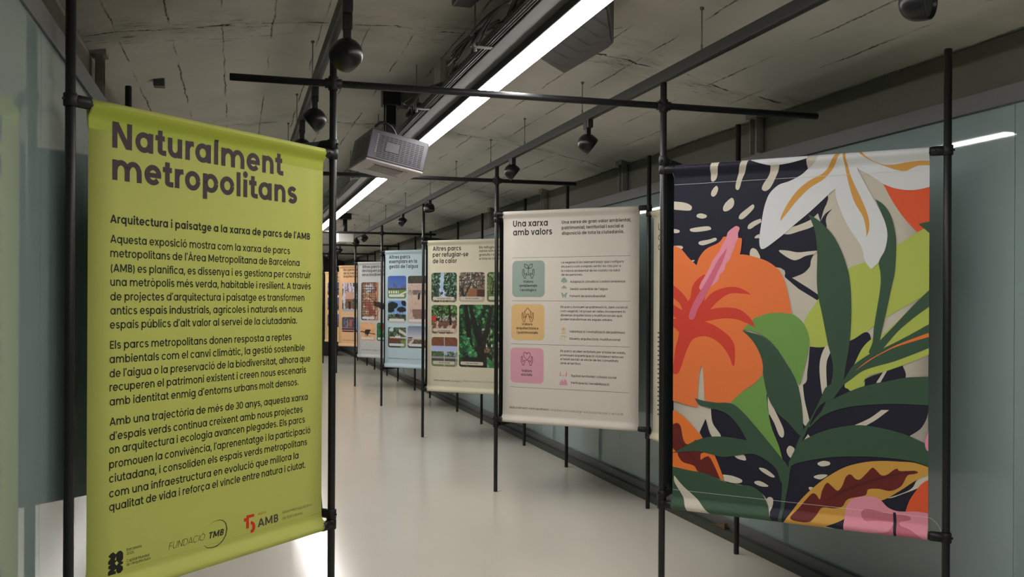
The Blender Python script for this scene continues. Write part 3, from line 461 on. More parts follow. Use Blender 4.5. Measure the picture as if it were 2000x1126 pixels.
LOGO = [('capital_logo', 'ink', [(0.1538, 0.6428), (0.1635, 0.6505), (0.1739, 0.653), (0.183, 0.6442), (0.1921, 0.6517), (0.2026, 0.6527), (0.2119, 0.6438), (0.2126, 0.6235), (0.2055, 0.615), (0.2126, 0.6133), (0.2113, 0.6058), (0.2016, 0.6048), (0.2114, 0.5968), (0.2114, 0.5855), (0.2017, 0.5778), (0.1912, 0.5782), (0.1841, 0.5878), (0.1834, 0.5791), (0.1531, 0.5789), (0.153, 0.591), (0.1638, 0.5983), (0.1535, 0.602), (0.1547, 0.6105), (0.1637, 0.6139), (0.1534, 0.6164), (0.1534, 0.6252), (0.1636, 0.635)]), ('capital_logo', 'green', [(0.1843, 0.6368), (0.1792, 0.6257), (0.1844, 0.6245)]), ('capital_logo', 'green', [(0.1857, 0.6213), (0.1793, 0.6146), (0.1858, 0.6063), (0.1936, 0.6134)]), ('capital_logo', 'green', [(0.184, 0.5956), (0.1763, 0.5897), (0.1841, 0.5882)]), ('anniversary_symbol', 'logored', [(0.7651, 0.6482), (0.7786, 0.6487), (0.7785, 0.6574), (0.8194, 0.6564), (0.8202, 0.6455), (0.7921, 0.6453), (0.7924, 0.6049), (0.7775, 0.6063), (0.7773, 0.6353), (0.7652, 0.6353)]), ('anniversary_symbol', 'logored', [(0.8018, 0.6309), (0.8127, 0.6277), (0.8231, 0.6186), (0.8267, 0.6054), (0.824, 0.5934), (0.8164, 0.5849), (0.801, 0.5844), (0.801, 0.5957), (0.8088, 0.599), (0.8111, 0.6085), (0.8077, 0.6167), (0.8008, 0.6194)]), ('foundation_logo', 'ink', [(0.5639, 0.5906), (0.5799, 0.575), (0.6023, 0.5705), (0.6299, 0.571), (0.6552, 0.5828), (0.6731, 0.6022), (0.6802, 0.626), (0.6741, 0.6487), (0.6599, 0.6628), (0.642, 0.6687), (0.6217, 0.6689), (0.6017, 0.6643), (0.5819, 0.656), (0.5819, 0.6567), (0.6017, 0.6636), (0.6217, 0.6676), (0.642, 0.6668), (0.6583, 0.6608), (0.6708, 0.6474), (0.6755, 0.627), (0.6692, 0.604), (0.6522, 0.5854), (0.6283, 0.5743), (0.6023, 0.5734), (0.5809, 0.5771), (0.5639, 0.5909)])]

# ------------------------------------------------------------------ room shell
XL, XR, Y0, Y1 = -.563, 3.03, -3.0, 28.0
def zc(x): return 2.89-.063*(x-.95)**2
mb = MB(); mb.box((XL-.27, Y0-.1, -.1), (XR+.15, Y1+.1, 0)); struct(mb, 'floor', 'floor_resin', 'pale glossy resin floor')
mb = MB(); nx = 24
xs = [XL-.24+(XR-XL+.34)*i/nx for i in range(nx+1)]
vs = [(x, y, zc(x)) for y in (Y0-.1, Y1+.1) for x in xs] + [(x, y, zc(x)+.12) for y in (Y0-.1, Y1+.1) for x in xs]
k = nx+1
fs = [(i, i+k, i+k+1, i+1) for i in range(nx)] + [(2*k+i, 2*k+i+1, 3*k+i+1, 3*k+i) for i in range(nx)]
mb.add(vs, fs, 0, True); struct(mb, 'ceiling', 'ceiling_paint', 'shallow vaulted ceiling of worn painted boards')
for nm, x0, x1 in (('wall_left', XL-.26, XL-.137), ('wall_right', XR+.012, XR+.14)):
    mb = MB(); mb.box((x0, Y0, 0), (x1, Y1, zc(x1 if x1 > 0 else x0)+.02)); struct(mb, nm, 'plaster' if x0 > 0 else 'plaster_left')
mb = MB(); mb.box((XL-.14, Y1, 0), (XR+.12, Y1+.1, 2.9)); struct(mb, 'wall_end', 'end_dark')
mb = MB(); mb.box((XL-.14, Y0-.1, 0), (XR+.12, Y0, 2.9)); struct(mb, 'wall_back', 'plaster')
# glass panes
cuts = [Y0]+[3.117+2.05*i for i in range(-2, 13)]+[Y1]
wi = 0
for side in (1, -1):
    for a_, b_ in zip(cuts[:-1], cuts[1:]):
        wi += 1; mb = MB()
        x0, x1 = (XR, XR+.011) if side == 1 else (XL-.011, XL)
        mb.box((x0, a_+.0015, .10), (x1, b_-.0015, 2.325)); struct(mb, 'window_%d' % wi, 'glass_right' if side == 1 else 'glass_left')
ti = 0
def trim(a, b, m):
    global ti
    ti += 1; mb = MB(); mb.box(a, b, bev=.003); struct(mb, 'trim_%d' % ti, m)
trim((XR-.022, Y0, 2.308), (XR+.02, Y1, 2.386), 'rail_grey')
trim((XL-.02, Y0, 2.300), (XL+.010, Y1, 2.378), 'rail_grey')
trim((XR-.030, Y0, .058), (XR+.02, Y1, .115), 'rail_grey')
trim((XL-.02, Y0, .058), (XL+.012, Y1, .115), 'rail_grey')
for nm, a_, b_ in (('baseboard_right', (XR-.065, Y0, 0), (XR+.02, Y1, .06)), ('baseboard_left', (XL-.02, Y0, 0), (XL+.016, Y1, .06))):
    mb = MB(); mb.box(a_, b_, bev=.003); struct(mb, nm, 'kick_dark')
# joints between panes
for side in (1, -1):
    mb = MB()
    for c in cuts[1:-1]:
        x0, x1 = (XR+.004, XR+.0115) if side == 1 else (XL-.0115, XL-.004)
        mb.box((x0, c-.0015, .1), (x1, c+.0015, 2.32))
    ti += 1; struct(mb, 'trim_%d' % ti, 'glass_joint')

# ------------------------------------------------------------------ scaffold frames
RP, RR, HP = .0158, .0148, 2.55
ZT, ZB = 2.130, .525          # rods of the banners that face the entrance
DZB = .044                    # the banners behind hang one clamp higher
def post(mb_parent, x, y, h=HP):
    mb = MB(); mb.rod((x, y, 0), (x, y, h), RP, 20, ch=.003); mb.build('post', 'black_tube', mb_parent)
def clamp(parent, x, y, z, d):
    d = Vector((d[0], d[1], 0)).normalized(); c = Vector((x, y, z)); mb = MB()
    mb.rod(c-Vector((0, 0, .021)), c+Vector((0, 0, .021)), RP+.0058, 20, ch=.002)
    mb.rod(c+d*.012, c+d*.062, .0202, 18, ch=.002)
    mb.rod(c+d*.062, c+d*.072, .0175, 18, ch=.001)
    nrm = Vector((-d.y, d.x, 0))
    mb.rod(c-d*.02, c-d*.0275, .005, 8, ch=.001)
    mb.rod(c+d*.045+nrm*.018, c+d*.045+nrm*.025, .0045, 8, ch=.001)
    mb.build('clamp', 'black_clamp', parent)
def rods(parent, p, q, zt, zb):
    p, q = Vector(p), Vector(q); d = (q-p).normalized()
    for z in (zt, zb):
        mb = MB(); mb.rod((p.x+d.x*.05, p.y+d.y*.05, z), (q.x-d.x*.05, q.y-d.y*.05, z), RR, 18); mb.build('banner_rod', 'black_tube', parent)
        clamp(parent, p.x, p.y, z, d); clamp(parent, q.x, q.y, z, -d)
IR = [(1.97, 4.17), (1.962, 7.17), (1.966, 10.22), (1.978, 13.36), (1.983, 16.5), (1.977, 19.59), (1.976, 22.68)]
OR = [(2.83, 3.265), (2.862, 5.03), (2.865, 6.30), (2.866, 8.06), (2.866, 9.36), (2.859, 11.11), (2.859, 12.42), (2.855, 14.26), (2.851, 15.52), (2.87, 17.34), (2.866, 18.62), (2.865, 20.36), (2.874, 21.64), (2.874, 23.4)]
OL = [(-.507, 3.28), (-.515, 5.03), (-.515, 6.30)]
FLAB = ['black tube frame nearest the camera, holding the green and the leafy banners',
    'black tube frame holding the cream banner with three coloured tiles', 'black tube frame holding the cream banner with the waterfall picture',
    'black tube frame holding the pale blue park banner', 'black tube frame holding the light grey banner with the lattice picture',
    'black tube frame holding the peach banner with the house picture', 'black tube frame farthest down the gallery, holding the sand coloured banner']
def cross_clamp(parent, x, y, z):
    mb = MB(); mb.rod((x, y, z-.03), (x, y, z+.03), RP+.006, 20, ch=.002); mb.rod((x-.036, y, z), (x+.036, y, z), .0215, 18, ch=.002)
    mb.build('clamp', 'black_clamp', parent)
for k in range(7):
    p = IR[k]
    fr = empty('display_frame', (p[0], p[1], 0), FLAB[k], 'display frame', 'tube frames down the gallery')
    post(fr, *p); post(fr, *OR[2*k]); post(fr, *OR[2*k+1])
    rods(fr, p, OR[2*k], ZT+DZB*(k % 2), ZB+DZB*(k % 2))
    rods(fr, p, OR[2*k+1], ZT+DZB*((k+1) % 2), ZB+DZB*((k+1) % 2))
    if k == 0:
        q = (.402, 4.17); post(fr, *q); post(fr, *OL[0], h=2.66); post(fr, *OL[1]); post(fr, *OL[2])
        rods(fr, q, OL[0], ZT, ZB); rods(fr, q, OL[1], ZT+DZB, ZB+DZB)
        post(fr, *OR[2]) if False else None
        rods(fr, OR[1], OR[2], ZT, ZB)
    if k in (1, 3, 4, 5): post(fr, .402, p[1])
    if k in (0, 1, 3, 4, 5):
        zb = 2.437; mb = MB(); y = p[1]
        x1 = (2.82, 2.62, 2, 2.75, 2.75, 2.75)[k]
        mb.rod((-.03, y, zb), (x1, y, zb), RP, 20, ch=.003); mb.build('cross_bar', 'black_tube', fr)
        cross_clamp(fr, p[0], y, zb); cross_clamp(fr, .402, y, zb)

# ------------------------------------------------------------------ banners
def band_levels(zt, zb):
    return [zb-.0165, zb-.0159, zb-.0122, zb-.0066]+[zb+.005*j for j in range(11)]+[zb+.08, zt-.08]+[zt-.005*j for j in range(10, -1, -1)]+[zt+.0066, zt+.0122, zt+.0159, zt+.0168]
class Panel:
    def __init__(s, a, b, zt=ZT, zb=ZB, front=1):
        s.a = Vector((a[0], a[1], 0)); s.b = Vector((b[0], b[1], 0)); s.w = (s.b-s.a).length; s.e = (s.b-s.a)/s.w
        s.n = Vector((s.e.y, -s.e.x, 0))*front; s.zt = zt; s.zb = zb
    def off(s, z):
        zs = band_levels(s.zt, s.zb)
        if z <= zs[0] or z >= zs[-1]: return s.off_exact(z)
        for a_, b_ in zip(zs[:-1], zs[1:]):
            if z <= b_:
                t = (z-a_)/(b_-a_); return s.off_exact(a_)*(1-t)+s.off_exact(b_)*t
    def off_exact(s, z):
        t = s.zt-z; u = z-s.zb; q = min(t, u)
        r = .0172
        if q <= .0: return r*math.sqrt(max(0, 1-(q/r)**2)) if q > -r else 0
        k = min(1, q/.045); k = k*k*(3-2*k)
        return r*(1-k)-.010*k
    def pt(s, u, z, d=0):
        return s.a+s.e*u+s.n*(s.off(z)+d)+Vector((0, 0, z))
def inset(P, u, z, u0, u1):
    # the side edges of the cloth pull in slightly below the hems
    q = min(P.zt-z, z-P.zb); k = max(0, min(1, q/.1)); k = k*k*(3-2*k)
    return k*.004
def fabric(P, parent, mats, u0, u1, hem=.062):
    r = .0172; prof = []
    # front face list of z then loops round both rods, hem ends behind
    def loop(zc_, top):
        L_ = []
        for i in range(9):
            a_ = pi*i/8
            L_.append((r*math.cos(a_), zc_+(r*math.sin(a_) if top else -r*math.sin(a_))))
        return L_
    zt, zb = P.zt, P.zb
    front = []
    n = 22
    for i in range(n+1):
        t = i/n
        z = zb+(zt-zb)*(t)
        front.append(z)
    extra = [zb+.005*j for j in range(1, 11)]+[zt-.005*j for j in range(1, 11)]+[zb+.08, zt-.08]
    front = sorted(set(round(z, 5) for z in front+extra))
    fp = [(P.off(z), z) for z in front]
    back_t = [(-r+.0052*min(1, j/4), zt-.0155*j) for j in range(1, 6)]
    back_b = [(-r+.0052*min(1, j/4), zb+.0155*j) for j in range(1, 6)]
    prof = list(reversed(back_b))+list(reversed(loop(zb, False)))[0:8]+fp+loop(zt, True)[1:]+back_t
    nu = 10; mb = MB(); vs = []; k = len(prof)
    for i in range(nu+1):
        for (d, z) in prof:
            t = i/nu; ins = inset(P, 0, z, u0, u1)
            u = (u0+ins)+(u1-u0-2*ins)*t
            vs.append(P.a+P.e*u+P.n*d+Vector((0, 0, z)))
    fs = []
    for i in range(nu):
        for j in range(k-1): fs.append((i*k+j, (i+1)*k+j, (i+1)*k+j+1, i*k+j+1))
    mb.add(vs, fs, 0, True)
    o = mb.build('fabric', mats, parent)
    md = o.modifiers.new('thickness', 'SOLIDIFY'); md.thickness = .0008; md.offset = 0
    return o
def seam(P, parent, u0, u1, z, m='stitch'):
    mb = MB(); n = 24
    vs = []
    for i in range(n+1):
        u = u0+(u1-u0)*i/n; zz = z
        vs += [P.pt(u, zz-.0007, .0009), P.pt(u, zz+.0007, .0009)]
    mb.add(vs, [(2*i, 2*i+2, 2*i+3, 2*i+1) for i in range(n)]); return mb.build('seam', m, parent)

# ------------------------------------------------------------------ geometric sans lettering
def arc(cx, cy, rx, ry, a0, a1, n):
    return [(cx+rx*math.cos(math.radians(a0+(a1-a0)*i/n)), cy+ry*math.sin(math.radians(a0+(a1-a0)*i/n))) for i in range(n+1)]
XH, CAP, ASC, DESC = .548, .698, .74, -.205
def glyph(ch, w, N):
    """list of quads/polys in em units and the advance width"""
    T = w*.86; F = []
    n = N
    def R_(x0, y0, x1, y1): F.append([(x0, y0), (x1, y0), (x1, y1), (x0, y1)])
    def D_(x0, y0, x1, y1, hw=None):
        h_ = (hw or w*math.hypot(x1-x0, y1-y0)/abs(y1-y0)*.97)/2
        F.append([(x0-h_, y0), (x0+h_, y0), (x1+h_, y1), (x1-h_, y1)])
    def ST(pts):
        k = len(pts); Lp = []; Rp = []
        for i in range(k):
            x0, y0 = pts[max(i-1, 0)]; x1, y1 = pts[min(i+1, k-1)]
            l_ = math.hypot(x1-x0, y1-y0) or 1; nx_, ny_ = -(y1-y0)/l_, (x1-x0)/l_
            h_ = .5*math.sqrt((w*nx_)**2+(T*ny_)**2)
            Lp.append((pts[i][0]+nx_*h_, pts[i][1]+ny_*h_)); Rp.append((pts[i][0]-nx_*h_, pts[i][1]-ny_*h_))
        for i in range(k-1): F.append([Lp[i], Lp[i+1], Rp[i+1], Rp[i]])
    def dot(cx, cy, r): F.append([(cx+r*math.cos(2*pi*i/12), cy+r*math.sin(2*pi*i/12)) for i in range(12)])
    bw = .545+w*.35; rx = (bw-w)/2; ry = (XH+.02-T)/2; cy = XH/2
    base = {'à': 'a', 'á': 'a', 'è': 'e', 'é': 'e', 'í': 'i', 'ï': 'i', 'ò': 'o', 'ó': 'o', 'ú': 'u', 'ü': 'u', 'ç': 'c', 'À': 'A', 'Ó': 'O'}.get(ch)
    if base:
        F, adv = glyph(base if base != 'i' else 'ı', w, N); cx = adv/2; y = (ASC-.10 if ch.islower() else CAP+.04)
        aw = w*.95
        if ch in 'áéíóúÓ': F.append([(cx-.055-aw*.3, y), (cx-.055+aw*.5, y), (cx+.05+aw*.7, y+.13), (cx+.05-aw*.45, y+.13)])
        elif ch in 'àèòÀ': F.append([(cx+.055-aw*.5, y), (cx+.055+aw*.3, y), (cx-.05+aw*.45, y+.13), (cx-.05-aw*.7, y+.13)])
        elif ch in 'ïü':
            for s_ in (-1, 1): F.append([(cx+s_*.09+aw*.55*math.cos(2*pi*i/10), y+.05+aw*.55*math.sin(2*pi*i/10)) for i in range(10)])
        elif ch == 'ç': F.append([(cx-.02, 0), (cx+.06, 0), (cx+.03, -.17), (cx-.06, -.17)])
        return F, adv
    if ch == ' ': return [], .245
    if ch == 'o': ST(arc(.04+bw/2, cy, rx, ry, 0, 360, n)); return F, bw+.08
    if ch in 'adqg':
        X_ = .04+bw+.025; ST(arc(.04+bw/2, cy, rx, ry, 0, 360, n))
        if ch == 'a': R_(X_-w, 0, X_, XH)
        if ch == 'd': R_(X_-w, 0, X_, ASC)
        if ch == 'q': R_(X_-w, DESC, X_, XH)
        if ch == 'g':
            xc = X_-w/2; rg = rx; yb = -.02
            ST([(xc, XH), (xc, .2), (xc, yb)]+arc(xc-rg, yb, rg, .225-T/2, 0, -152, n)[1:])
        return F, X_+.065
    if ch in 'bp':
        X_ = .065; ST(arc(X_+.025+bw/2, cy, rx, ry, 0, 360, n)); R_(X_, 0 if ch == 'b' else DESC, X_+w, ASC if ch == 'b' else XH); return F, X_+.025+bw+.04
    if ch == 'c': ST(arc(.04+bw/2, cy, rx, ry, 40, 320, n)); return F, bw+.05
    if ch == 'e':
        cx = .04+bw/2; ST(arc(cx, cy, rx, ry, 0, 322, n)); R_(cx-rx, cy-T*.48, cx+rx+w*.47, cy+T*.40); return F, bw+.08
    if ch == 's' or ch == 'S':
        H_ = XH if ch == 's' else CAP; W_ = (.43 if ch == 's' else .56)+w*.3; cx = .04+W_/2
        top, bot = H_+.01-T/2, -.01+T/2; mid = (top+bot)/2; r1 = (top-mid)/2; r2 = (mid-bot)/2; a_ = (W_-w)/2
        ST(arc(cx, mid+r1, a_*.93, r1, 25, 270, n//2+2)+arc(cx, mid-r2, a_, r2, 90, -155, n//2+2)[1:]); return F, W_+.07
    if ch in 'nhmru':
        X_ = .065; xl = X_+w/2; R_(X_, 0, X_+w, ASC if ch == 'h' else XH) if ch != 'u' else None
        if ch in 'nh':
            xr = X_+.50+w*.25-w/2; r_ = (xr-xl)/2; yy = XH+.01-T/2-r_*1.02
            ST(arc(xl+r_, yy, r_, r_*1.02, 180, 0, n//2+2)+[(xr, yy*.5), (xr, 0)]); return F, xr+w/2+.06
        if ch == 'm':
            st = .355+w*.35; r_ = st/2; yy = XH+.01-T/2-r_*1.15
            for j in range(2): ST(arc(xl+r_+st*j, yy, r_, r_*1.15, 180, 0, n//2+2)+[(xl+st*(j+1), yy*.5), (xl+st*(j+1), 0)])
            return F, xl+2*st+w/2+.06
        if ch == 'r':
            r_ = .18; yy = XH+.01-T/2-r_*1.1; ST(arc(xl+r_, yy, r_, r_*1.1, 180, 78, n//2+2)+[(X_+.30+w*.15, XH-T*.45)]); return F, X_+.33+w*.1
        if ch == 'u':
            xr = X_+.50+w*.25-w/2; r_ = (xr-xl)/2; yy = -.01+T/2+r_*1.02
            ST([(xl, XH), (xl, (XH+yy)/2)]+arc(xl+r_, yy, r_, r_*1.02, 180, 360, n//2+2)); R_(xr-w/2, 0, xr+w/2, XH); return F, xr+w/2+.06
    if ch in 'ilı':
        R_(.065, 0, .065+w, ASC if ch == 'l' else XH)
        if ch == 'i': dot(.065+w/2, XH+.075+w*.45, w*.62)
        return F, .13+w
    if ch == 'j':
        x = .085+w/2; ST([(x, XH), (x, .2), (x, -.04)]+arc(x-.14, -.04, .14, .165-T/2, 0, -85, n//3+2)[1:]); dot(x, XH+.075+w*.45, w*.62); return F, .15+w
    if ch == 't':
        x = .10+w/2; ST([(x, .69), (x, .4), (x, .15)]+arc(x+.13, .13, .13, .13-T/2+.0, 180, 268, n//3+2)[1:]+[(x+.225, T/2)]); R_(.015, XH-T, .335+w*.1, XH); return F, .385+w*.1
    if ch == 'f':
        x = .10+w/2; r_ = .14; ST([(x, 0), (x, .3), (x, ASC+.01-T/2-r_)]+arc(x+r_, ASC+.01-T/2-r_, r_, r_, 180, 90, n//3+2)[1:]+[(x+r_+.05, ASC+.01-T/2)]); R_(.015, XH-T, .315+w*.1, XH); return F, .335+w*.1
    if ch == 'k':
        R_(.065, 0, .065+w, ASC); D_(.065+w*.9, .23, .43+w*.3, XH); D_(.47+w*.3, 0, .22+w*.5, .30); return F, .53+w*.4
    if ch in 'vy':
        W_ = .54+w*.3; m_ = W_/2+.01
        D_(m_-.005, 0, .02+w/2, XH); D_(m_+.005, 0, W_-w/2, XH)
        if ch == 'y': F.pop(); k_ = (W_-w/2-m_)/XH; D_(m_+k_*DESC, DESC, W_-w/2, XH)
        return F, W_+.02
    if ch == 'w':
        W_ = .82+w*.4
        for x0, x1 in ((.25, .0), (.25, .5), (.75, .5), (.75, 1.0)): D_(.02+w/2+(W_-w)*x0, 0, .02+w/2+(W_-w)*x1, XH)
        return F, W_+.04
    if ch == 'x':
        W_ = .50+w*.4; D_(.02+w*.55, 0, W_-w*.55, XH); D_(W_-w*.55+.02, 0, .02+w*.55, XH); return F, W_+.03
    if ch == 'z':
        W_ = .43+w*.3; R_(.04, 0, .04+W_, T); R_(.04, XH-T, .04+W_, XH); D_(.04+w*.62, T*.5, .04+W_-w*.62, XH-T*.5); return F, W_+.08
    if ch == 'A':
        W_ = .66+w*.5; D_(.01+w*.55, 0, W_/2+.01, CAP); D_(W_-w*.55+.01, 0, W_/2+.01, CAP); R_(W_*.22, .14, W_*.78, .14+T); return F, W_+.02
    if ch in 'BPRD':
        X_ = .075; R_(X_, 0, X_+w, CAP)
        def bowl(y0, y1, xr):
            r_ = (y1-y0-T)/2; xa = xr-w/2-r_; xa = max(xa, X_+w)
            ST([(X_+w*.5, y1-T/2), ((X_+xa)/2+w*.3, y1-T/2), (xa, y1-T/2)]+arc(xa, (y0+y1)/2, xr-w/2-xa, r_, 90, -90, n//2+2)[1:]+[((X_+xa)/2+w*.3, y0+T/2), (X_+w*.5, y0+T/2)])
        if ch == 'D': bowl(0, CAP, .68+w*.2); return F, .73+w*.2
        if ch == 'B': bowl(CAP/2-T*.42, CAP, .50+w*.3); bowl(0, CAP/2+T*.5, .53+w*.3); return F, .58+w*.3
        bowl(.27, CAP, .51+w*.3)
        if ch == 'R': D_(.50+w*.3, 0, .30+w*.2, .33)
        return F, .56+w*.3
    if ch in 'CGOQ':
        W_ = .70+w*.3; cx = .045+W_/2; ry_ = (CAP+.02-T)/2; rx_ = (W_-w)/2
        if ch in 'OQ': ST(arc(cx, CAP/2, rx_, ry_, 0, 360, n+4))
        else: ST(arc(cx, CAP/2, rx_, ry_, 40, 320 if ch == 'C' else 352, n+2))
        if ch == 'G': R_(cx+.02, CAP/2-T*.6, cx+rx_+w*.45, CAP/2+T*.3)
        if ch == 'Q': D_(cx+rx_+.03, -.04, cx+.08, .2)
        return F, W_+(.09 if ch in 'OQ' else .07)
    if ch in 'EFLTHI':
        X_ = .075; W_ = .42+w*.2
        if ch == 'T': R_(.02, CAP-T, .02+.52+w*.2, CAP); R_(.28+w*.1-w/2, 0, .28+w*.1+w/2, CAP); return F, .56+w*.2
        R_(X_, 0, X_+w, CAP)
        if ch == 'H': R_(X_+.52, 0, X_+.52+w, CAP); R_(X_, CAP/2-T/2, X_+.55, CAP/2+T/2); return F, X_*2+.52+w
        if ch == 'I': return F, X_*2+w
        if ch in 'EL': R_(X_, 0, X_+W_, T)
        if ch in 'EF': R_(X_, CAP-T, X_+W_, CAP); R_(X_, CAP/2-T/2, X_+W_*.92, CAP/2+T/2)
        return F, X_+W_+.045
    if ch == 'M':
        W_ = .72+w*.6; R_(.075, 0, .075+w, CAP); R_(.075+W_-w, 0, .075+W_, CAP)
        D_(.075+W_/2, .10, .075+w*.55, CAP); D_(.075+W_/2, .10, .075+W_-w*.55, CAP); return F, W_+.15
    if ch == 'N':
        W_ = .56+w*.6; R_(.075, 0, .075+w, CAP); R_(.075+W_-w, 0, .075+W_, CAP); D_(.075+W_-w*.6, 0, .075+w*.6, CAP); return F, W_+.15
    if ch == 'U':
        W_ = .55+w*.4; xl = .07+w/2; xr = .07+W_-w/2; r_ = (xr-xl)/2; yy = -.01+T/2+r_
        ST([(xl, CAP), (xl, (CAP+yy)/2)]+arc(xl+r_, yy, r_, r_, 180, 360, n//2+2)+[(xr, (CAP+yy)/2), (xr, CAP)]); return F, W_+.14
    if ch == 'V':
        W_ = .64+w*.5; D_(W_/2, 0, .01+w*.55, CAP); D_(W_/2+.01, 0, W_-w*.55+.01, CAP); return F, W_+.02
    if ch == 'Y':
        W_ = .60+w*.5; D_(W_/2, .27, .01+w*.55, CAP); D_(W_/2+.01, .27, W_-w*.55+.01, CAP); R_(W_/2-w/2, 0, W_/2+w/2, .3); return F, W_+.02
    if ch == 'J':
        x = .34; ST([(x, CAP), (x, .4), (x, .19)]+arc(x-.15, .19, .15, .2-T/2, 0, -150, n//2)[1:]); return F, .44
    if ch == '0': ST(arc(.31, CAP/2, .27-w/2+.02, (CAP+.02-T)/2, 0, 360, n)); return F, .62
    if ch == '1': R_(.16, 0, .16+w, CAP); R_(.03, CAP-T, .2, CAP); return F, .36
    if ch == '2':
        r_ = .19; ST(arc(.26, CAP+.01-T/2-r_, r_, r_, 165, -38, n//2+4)+[(.09, T)]); R_(.05, 0, .48, T); return F, .53
    if ch == '3':
        r_ = (CAP/2-T/2)/2+.005; ST(arc(.24, CAP+.01-T/2-r_, .18, r_, 150, -90, n//2+3)); ST(arc(.24, -.01+T/2+r_, .20, r_, 90, -155, n//2+3)); return F, .52
    if ch == '6': ST(arc(.28, .22, .21, .23-T/2, 0, 360, n)); D_(.11, .26, .30, CAP); return F, .55
    if ch == '.': dot(.06+w*.6, w*.52, w*.62); return F, .12+w
    if ch == ',': F.append([(.06, w), (.06+w, w), (.06+w*.55, -.14), (.02, -.14)]); return F, .12+w
    if ch in '’\'': F.append([(.045, ASC), (.045+w, ASC), (.045+w*.6, ASC-.2), (.02, ASC-.2)]); return F, .08+w
    if ch == '-': R_(.05, .22, .35, .22+T); return F, .40
    if ch == '|': R_(.09, -.1, .09+w*.6, CAP+.02); return F, .18+w*.6
    if ch == '(': ST(arc(.36, .27, .27, .47, 128, 232, n//2+2)); return F, .26+w*.4
    if ch == ')': ST(arc(-.08, .27, .27, .47, 52, -52, n//2+2)); return F, .26+w*.4
    return [], .3
GC = {}
def text_polys(txt, em, w, u, z, width, slant=0, N=20):
    adv = 0; raw = []
    for ch in txt:
        key = (ch, w, N)
        if key not in GC: GC[key] = glyph(ch, w, N)
        F, a_ = GC[key]
        raw.append((F, adv)); adv += a_
    x_lo = min((p[0]+o for F, o in raw for q in F for p in q)); x_hi = max((p[0]+o for F, o in raw for q in F for p in q))
    sx = width/(x_hi-x_lo) if width else em
    return [[(u+(p[0]+o-x_lo)*sx+slant*p[1]*em, z+p[1]*em) for p in q] for F, o in raw for q in F]
def print_polys(P, parent, name, items, d=.0011):
    """items: (material key, polygon in panel coords, extra offset)"""
    keys = []; mb = MB()
    full = []
    for key, poly, ex in items:
        zs = [p[1] for p in poly]
        if name != 'printed_artwork' and (max(zs) > P.zt-.085 or min(zs) < P.zb+.085):
            full += [(key, q, ex) for q in split_z(poly, -9, 9, P.zt, P.zb)]
        else: full.append((key, poly, ex))
    for key, poly, ex in full:
        if key not in keys: keys.append(key)
        mi = keys.index(key)
        vs = [P.pt(u, z, d+ex) for u, z in poly]
        if len(poly) == 4: fs = [(0, 1, 2, 3)]
        elif name == 'printed_artwork': fs = [tuple(range(len(poly)))]
        else: fs = [tuple(t) for t in tessellate_polygon([[Vector((u, z, 0)) for u, z in poly]])]
        mb.add(vs, fs, mi)
    return mb.build(name, ['print_'+k for k in keys], parent)
def add_text(P, parent, key):
    parts = {}
    for part, txt, u, z, wd, em, wt, col, sl in TEXT[key]:
        N = 26 if em > .06 else 14
        parts.setdefault(part, []).extend((col, q, (i_ % 7)*.00002) for i_, q in enumerate(text_polys(txt, em, wt, u, z, wd, sl, N)))
    return parts
def smooth_poly(pts, sub=5):
    n = len(pts); out = []
    cor = [len(p) > 2 for p in pts]; P_ = [(p[0]/2000, p[1]/2000) for p in pts]
    for i in range(n):
        p1, p2 = P_[i], P_[(i+1) % n]
        if cor[i] and cor[(i+1) % n]: out.append(p1); continue
        p0 = p1 if cor[i] else P_[i-1]
        p3 = p2 if cor[(i+1) % n] else P_[(i+2) % n]
        for j in range(sub):
            t = j/sub
            out.append(tuple(.5*(2*p1[k]+(p2[k]-p0[k])*t+(2*p0[k]-5*p1[k]+4*p2[k]-p3[k])*t*t+(3*p1[k]-p0[k]-3*p2[k]+p3[k])*t**3) for k in (0, 1)))
    return out
def clip(poly, u0, u1, z0, z1):
    for ax, lim, sg in ((0, u0, 1), (0, u1, -1), (1, z0, 1), (1, z1, -1)):
        out = []; n = len(poly)
        for i in range(n):
            a_, b_ = poly[i], poly[(i+1) % n]; da, db = sg*(a_[ax]-lim), sg*(b_[ax]-lim)
            if da >= 0: out.append(a_)
            if (da >= 0) != (db >= 0):
                t = da/(da-db); out.append((a_[0]+(b_[0]-a_[0])*t, a_[1]+(b_[1]-a_[1])*t))
        poly = out
        if not poly: return []
    return poly
def split_z(poly, u0, u1, zt, zb):
    """cut a polygon into height bands so the print follows the curve of the hems"""
    zs = band_levels(zt, zb)
    return [q for q in (clip(poly, u0, u1, a_, b_) for a_, b_ in zip(zs[:-1], zs[1:])) if len(q) > 2]
def rrect(u0, z0, u1, z1, r, n=5):
    P_ = []
    for cx, cz, a0 in ((u1-r, z1-r, 0), (u0+r, z1-r, 90), (u0+r, z0+r, 180), (u1-r, z0+r, 270)):
        P_ += arc(cx, cz, r, r, a0, a0+90, n)
    return P_

